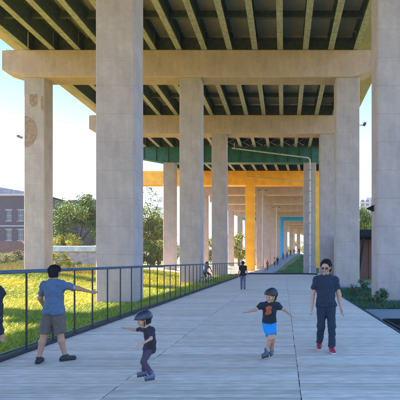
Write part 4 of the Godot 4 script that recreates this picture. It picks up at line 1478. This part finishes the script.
func build_people() -> void:
	var S := skin(0.46, 0.23, 0.14)
	var S2 := skin(0.38, 0.19, 0.115)
	var fwd := Vector3(0, 0, 1)
	# the man in navy walking towards the viewer
	var j := stand(1.72, fwd, 0.13, -0.06)
	j.hs *= 1.1
	j.head.y += 0.025
	j.hem = 0.05
	j.shL.x += 0.015
	j.shR.x -= 0.015
	j.hf = Vector3(-0.34, -0.16, 0.93).normalized()
	j.hu = (Vector3.UP - j.hf * j.hf.y).normalized()
	j.elL = j.shL + Vector3(0.085, -0.285, -0.02)
	j.wrL = j.elL + Vector3(0.03, -0.245, 0.06)
	j.elR = j.shR + Vector3(-0.09, -0.28, -0.02)
	j.wrR = j.elR + Vector3(-0.015, -0.235, 0.10)
	j.knR = Vector3(-0.10, 0.50, 0.06)
	j.anR = Vector3(-0.115, 0.13, -0.14)
	j.toeR = Vector3(-0.13, 0.045, -0.01)
	var red := mat(lin(0.42, 0.02, 0.04), 0.7, M.weave, Vector3(3, 3, 3), 0.3, false)
	person("man in navy T-shirt, jeans and sunglasses walking on the boardwalk in red shoes", at_pixel(326, 7.78), j, 1.06, {"skin": S, "shirt": cloth(0.022, 0.034, 0.062), "legs": cloth(0.022, 0.035, 0.06), "full": true, "shoes": red, "glasses": true, "sleeve": 0.66, "fill": 0.004, "cell": 0.015})
	# the boy on skates
	var f := Vector3(-0.2, 0, 0.98).normalized()
	j = {"f": f, "hf": Vector3(-0.62, -0.12, 0.77).normalized(), "hu": Vector3(0.05, 1, 0.05).normalized(), "hs": 0.93, "hem": 0.0}
	j.hu = (j.hu - j.hf * j.hf.dot(j.hu)).normalized()
	j.pelvis = Vector3(0.01, 0.69, -0.04); j.waist = Vector3(0.015, 0.78, -0.01); j.chest = Vector3(0.02, 0.90, 0.02)
	j.neck = Vector3(0.035, 1.015, 0.035); j.head = Vector3(0.045, 1.12, 0.055)
	j.shL = Vector3(0.145, 0.965, 0.0); j.elL = Vector3(0.275, 0.885, -0.06); j.wrL = Vector3(0.37, 0.815, 0.06)
	j.shR = Vector3(-0.10, 0.965, 0.04); j.elR = Vector3(-0.23, 0.895, 0.05); j.wrR = Vector3(-0.35, 0.87, 0.14)
	j.hipL = Vector3(0.065, 0.665, -0.04); j.hipR = Vector3(-0.05, 0.665, -0.03)
	j.knL = Vector3(0.085, 0.41, 0.08); j.anL = Vector3(0.055, 0.155, -0.10); j.toeL = Vector3(0.03, 0.11, 0.04)
	j.knR = Vector3(0.03, 0.40, 0.10); j.anR = Vector3(-0.035, 0.145, 0.03); j.toeR = Vector3(-0.12, 0.10, 0.14)
	var boy := person("boy in black helmet, dark T-shirt and bright blue shorts skating", at_pixel(268.5, 7.07), j, 0.68, {"skin": S, "shirt": cloth(0.018, 0.02, 0.035), "legs": cloth(0.01, 0.32, 0.75), "full": false, "knee": 0.82, "helmet": M.rubber, "strap": mat(lin(0.5, 0.42, 0.05), 0.7), "hair": true, "skates": mat(lin(0.05, 0.07, 0.09), 0.5), "sleeve": 0.7, "fill": 0.012, "cell": 0.014})
	# the orange print on his chest follows the cloth
	var pf := Field.new()
	var chest: Vector3 = j.chest + f * 0.098
	pf.net([P(chest + Vector3(0.02, 0.03, 0.008), chest + Vector3(-0.015, -0.06, 0.008), 0.046, 0.036, f, 0.4), P(chest + Vector3(-0.02, 0.02, 0.006), chest + Vector3(0.02, -0.03, 0.008), 0.034, 0.046, f, 0.4)], 0.006, 0.01, 0.02)
	part("shirt_print", pf.mesh(), cloth(0.55, 0.10, 0.03), boy.get_node("shirt"))
	# the small child bent low over skates
	f = Vector3(-0.75, 0, 0.66).normalized()
	j = {"f": f, "hf": Vector3(-0.86, -0.3, 0.42).normalized(), "hs": 0.86}
	j.hu = (Vector3.UP - j.hf * j.hf.y).normalized()
	j.pelvis = Vector3(0.03, 0.49, -0.03); j.waist = Vector3(0.05, 0.58, 0.0); j.chest = Vector3(0.04, 0.69, 0.03)
	j.neck = Vector3(0.015, 0.80, 0.05); j.head = Vector3(-0.02, 0.90, 0.07)
	j.shL = Vector3(0.10, 0.765, 0.10); j.elL = Vector3(0.13, 0.67, 0.22); j.wrL = Vector3(0.05, 0.62, 0.32)
	j.shR = Vector3(-0.07, 0.765, -0.03); j.elR = Vector3(-0.19, 0.74, -0.10); j.wrR = Vector3(-0.30, 0.76, -0.06)
	j.hipL = Vector3(0.06, 0.48, 0.02); j.hipR = Vector3(-0.01, 0.48, -0.06)
	j.knL = Vector3(-0.01, 0.33, 0.12); j.anL = Vector3(0.10, 0.135, 0.10); j.toeL = Vector3(0.0, 0.09, 0.18)
	j.knR = Vector3(-0.04, 0.32, 0.0); j.anR = Vector3(-0.07, 0.135, -0.08); j.toeR = Vector3(-0.17, 0.09, -0.02)
	person("small child in dark helmet and dark top crouching on skates", at_pixel(147, 5.78), j, 0.56, {"skin": S, "shirt": cloth(0.03, 0.022, 0.035), "legs": cloth(0.09, 0.055, 0.085), "full": true, "helmet": mat(lin(0.02, 0.02, 0.03), 0.4), "skates": mat(lin(0.10, 0.10, 0.15), 0.5), "sleeve": 0.85, "cell": 0.013})
	# the skater at the railing with one arm held out
	j = stand(1.66, Vector3(0.1, 0, -1).normalized(), 0.1, 0.05)
	# seen from behind: the figure's right side is on the right of the picture
	j.shR = Vector3(0.15, 1.33, 0.0); j.elR = Vector3(0.39, 1.27, -0.05); j.wrR = Vector3(0.60, 1.22, -0.02)
	j.thR = Vector3(0, 0.6, -0.8)
	j.shL = Vector3(-0.15, 1.33, 0.0); j.elL = Vector3(-0.27, 1.10, -0.05); j.wrL = Vector3(-0.25, 0.90, -0.17)
	j.knR = Vector3(0.11, 0.48, 0.0); j.anR = Vector3(0.17, 0.085, -0.05); j.toeR = Vector3(0.27, 0.035, -0.14)
	j.knL = Vector3(-0.13, 0.48, 0.06); j.anL = Vector3(-0.19, 0.085, 0.12); j.toeL = Vector3(-0.22, 0.035, -0.01)
	person("person in blue T-shirt and khaki shorts at the railing, one arm stretched out", at_pixel(54, 6.95), j, 0.98, {"skin": S2, "shirt": cloth(0.11, 0.17, 0.27), "legs": cloth(0.17, 0.125, 0.10), "full": false, "knee": 0.97, "shoes": M.rubber, "sole": M.rubber, "sleeve": 0.75, "fill": 0.006, "cell": 0.016})
	# passer-by cut by the left picture edge
	j = stand(1.72, Vector3(-0.3, 0, -0.95).normalized(), 0.16, 0.15)
	j.elR = j.shR + Vector3(0.05, -0.28, 0.06)
	j.wrR = j.elR + Vector3(-0.05, -0.2, -0.12)
	person("passer-by in navy clothes cut off by the left picture edge", at_pixel(-19.5, 4.75), j, 1.06, {"skin": S2, "shirt": cloth(0.012, 0.016, 0.03), "legs": cloth(0.02, 0.045, 0.11), "full": true, "shoes": M.rubber, "sleeve": 0.95, "long": true, "fill": 0.02, "cell": 0.018})
	# the man further off, walking away
	j = stand(1.74, Vector3(0, 0, -1), 0.10, 0.08)
	person("man in black T-shirt and grey trousers walking away along the boardwalk", at_pixel(243, 24.0), j, 1.0, {"skin": S2, "shirt": cloth(0.012, 0.012, 0.016), "legs": cloth(0.16, 0.17, 0.22), "full": true, "shoes": M.rubber, "fill": 0.012, "cell": 0.02, "face": false})
	# people on the climbing path, far off
	var far := [
		[267.5, 70.0, 1.66, [0.30, 0.10, 0.22], [0.12, 0.07, 0.13], "far walker in a purple pink top at the foot of the climbing path"],
		[274.5, 78.0, 1.75, [0.62, 0.62, 0.66], [0.02, 0.02, 0.03], "far walker in white top and black trousers on the climbing path"],
		[277.5, 80.0, 1.70, [0.02, 0.02, 0.03], [0.03, 0.03, 0.05], "far walker all in black beside the one in white"],
		[283.0, 92.0, 1.72, [0.16, 0.20, 0.45], [0.10, 0.12, 0.25], "far walker in a light blue top halfway up the path"],
		[287.0, 96.0, 1.68, [0.10, 0.10, 0.28], [0.05, 0.05, 0.09], "far walker in a dark blue top halfway up the path"],
		[290.5, 104.0, 1.72, [0.14, 0.07, 0.22], [0.03, 0.02, 0.05], "far walker in a violet top near the top of the path"],
		[294.0, 110.0, 1.70, [0.25, 0.12, 0.14], [0.04, 0.04, 0.10], "far walker in a dull red top near the top of the path"],
		[299.0, 116.0, 1.72, [0.03, 0.03, 0.05], [0.05, 0.05, 0.08], "far walker in dark clothes at the top of the path"]]
	var away := stand(1.72, Vector3(0.25, 0, -0.97).normalized(), 0.13, 0.12)
	var proto: Node3D = null
	for p in far:
		var at := at_pixel(p[0], p[1])
		at.y = ground_height(at.x, p[1]) + 0.07
		var t: Node3D
		if proto == null:
			t = person(p[5], at, away, 1.0, {"skin": S2, "shirt": cloth(0.1, 0.1, 0.1), "legs": cloth(0.1, 0.1, 0.1), "full": true, "shoes": M.rubber, "cell": 0.026, "face": false}, "walkers on the climbing path")
			proto = t
		else:
			t = proto.duplicate()
			t.name = numbered("person")
			add_child(t)
			t.position = at
			t.set_meta("label", p[5])
		t.scale = Vector3.ONE * float(p[2]) / 1.72
		t.rotation.y = 0.4 * sin(p[0])
		t.get_node("shirt").material_override = cloth(p[3][0], p[3][1], p[3][2])
		t.get_node("trousers").material_override = cloth(p[4][0], p[4][1], p[4][2])
	build_cyclist()

func build_cyclist() -> void:
	var at := at_pixel(207, 31.0)
	at.y = ground_height(at.x, 31.0)
	var f := Vector3(0.5, 0, -0.86).normalized()
	var r := Vector3.UP.cross(f).normalized()
	var b := thing("bicycle", "bicycle ridden on the grass just beyond the railing", "bicycle", at)
	for s in [-0.52, 0.52]:
		var mb := MB.new()
		var pts := []
		var rad := []
		for k in 25:
			var a := TAU * k / 24.0
			pts.append(f * (s + cos(a) * 0.33) + Vector3(0, 0.35 + sin(a) * 0.33, 0))
			rad.append(0.02)
		mb.tube(pts, rad, 6, false)
		var w := part("wheel", mb.mesh(), M.rubber, b)
		mb = MB.new()
		for k in 12:
			var a := TAU * k / 12.0
			mb.tube([f * s + Vector3(0, 0.35, 0), f * (s + cos(a) * 0.32) + Vector3(0, 0.35 + sin(a) * 0.32, 0)], [0.004, 0.004], 4, false)
		part("spokes", mb.mesh(), M.metal, w)
	var mb := MB.new()
	var bb := f * -0.05 + Vector3(0, 0.32, 0)
	var seat := f * -0.2 + Vector3(0, 0.9, 0)
	var head := f * 0.36 + Vector3(0, 0.88, 0)
	var rear := f * -0.52 + Vector3(0, 0.35, 0)
	for e in [[bb, seat], [bb, head], [seat - Vector3(0, 0.1, 0), head], [bb, rear], [seat - Vector3(0, 0.12, 0), rear], [head + Vector3(0, 0.15, 0), f * 0.52 + Vector3(0, 0.35, 0)]]:
		mb.tube(e, [0.017, 0.017], 8)
	part("frame", mb.mesh(), M.rail, b)
	mb = MB.new()
	mb.tube([head + Vector3(0, 0.15, 0) - r * 0.3 - f * 0.08, head + Vector3(0, 0.18, 0), head + Vector3(0, 0.15, 0) + r * 0.3 - f * 0.08], [0.015, 0.015, 0.015], 8)
	part("handlebar", mb.mesh(), M.rubber, b)
	mb = MB.new()
	mb.ball(seat + Vector3(0, 0.04, 0), Vector3(0.09, 0.04, 0.13), 10, 6)
	part("saddle", mb.mesh(), M.rubber, b)
	var j := {"f": f, "hf": f, "hu": Vector3.UP, "hs": 1.03}
	j.pelvis = seat + Vector3(0, 0.16, 0)
	j.waist = seat + Vector3(0, 0.31, 0) + f * 0.06
	j.chest = seat + Vector3(0, 0.48, 0) + f * 0.14
	j.neck = seat + Vector3(0, 0.64, 0) + f * 0.19
	j.head = seat + Vector3(0, 0.79, 0) + f * 0.22
	for q in [[1.0, "L", 0.0], [-1.0, "R", 1.0]]:
		var s: float = q[0]
		j["sh" + q[1]] = j.neck + r * 0.175 * s - Vector3(0, 0.05, 0)
		j["wr" + q[1]] = head + Vector3(0, 0.21, 0) + r * 0.27 * s - f * 0.12
		j["el" + q[1]] = j["sh" + q[1]].lerp(j["wr" + q[1]], 0.5) + r * 0.1 * s - Vector3(0, 0.08, 0)
		j["hip" + q[1]] = j.pelvis + r * 0.085 * s
		j["an" + q[1]] = bb + r * 0.12 * s + Vector3(0, -0.08 + 0.3 * q[2], 0)
		j["kn" + q[1]] = j["hip" + q[1]].lerp(j["an" + q[1]], 0.5) + f * (0.12 + 0.18 * q[2]) + Vector3(0, 0.08 * q[2], 0)
		j["toe" + q[1]] = j["an" + q[1]] + f * 0.14 - Vector3(0, 0.05, 0)
	person("cyclist in grey top riding just beyond the railing", at, j, 0.98, {"skin": skin(0.4, 0.22, 0.15), "shirt": cloth(0.16, 0.17, 0.2), "legs": cloth(0.03, 0.03, 0.04), "full": false, "shoes": M.rubber, "helmet": M.rubber, "hair": false, "cell": 0.02, "face": false})

# ---------------------------------------------------------------- scene
func _ready() -> void:
	var cam := Camera3D.new()
	cam.name = "camera"
	cam.projection = Camera3D.PROJECTION_FRUSTUM
	cam.near = 0.1
	cam.far = 4000.0
	cam.size = 0.1
	cam.frustum_offset = Vector2(-0.021, 0.01525)
	cam.position = Vector3(0, EYE, 0)
	add_child(cam)
	cam.current = true

	var env := Environment.new()
	env.background_mode = Environment.BG_SKY
	var sky_mat := ProceduralSkyMaterial.new()
	sky_mat.sky_top_color = Color(0.24, 0.49, 0.76)
	sky_mat.sky_horizon_color = Color(0.84, 0.86, 0.87)
	sky_mat.sky_curve = 0.11
	sky_mat.ground_bottom_color = Color(0.3, 0.3, 0.26)
	sky_mat.ground_horizon_color = Color(0.75, 0.78, 0.78)
	sky_mat.energy_multiplier = 1.0
	var sky := Sky.new()
	sky.sky_material = sky_mat
	env.sky = sky
	env.tonemap_mode = Environment.TONE_MAPPER_LINEAR
	env.tonemap_exposure = 6.5
	env.fog_enabled = true
	env.fog_density = 0.0003
	env.fog_light_color = Color(0.93, 0.95, 1.0)
	env.sdfgi_enabled = true
	env.ssao_enabled = true
	env.ssil_enabled = true
	var we := WorldEnvironment.new()
	we.name = "environment"
	we.environment = env
	add_child(we)

	var sun := DirectionalLight3D.new()
	sun.name = "sun"
	sun.light_energy = 1.6
	sun.light_color = Color(1.0, 0.90, 0.72)
	sun.light_angular_distance = 0.5
	sun.shadow_enabled = true
	add_child(sun)
	var el := deg_to_rad(48.5)
	var az := deg_to_rad(22.0)
	var to_sun := Vector3(-cos(el) * cos(az), sin(el), -cos(el) * sin(az))
	sun.look_at_from_position(to_sun * 100.0, Vector3.ZERO, Vector3.UP)

	make_materials()
	print("materials ", Time.get_ticks_msec())
	build_ground()
	build_deck()
	build_piers()
	build_boardwalk()
	build_railing()
	print("structure ", Time.get_ticks_msec())
	build_buildings()
	build_fittings()
	build_trees()
	build_grass()
	print("plants ", Time.get_ticks_msec())
	build_people()
	print("people ", Time.get_ticks_msec())
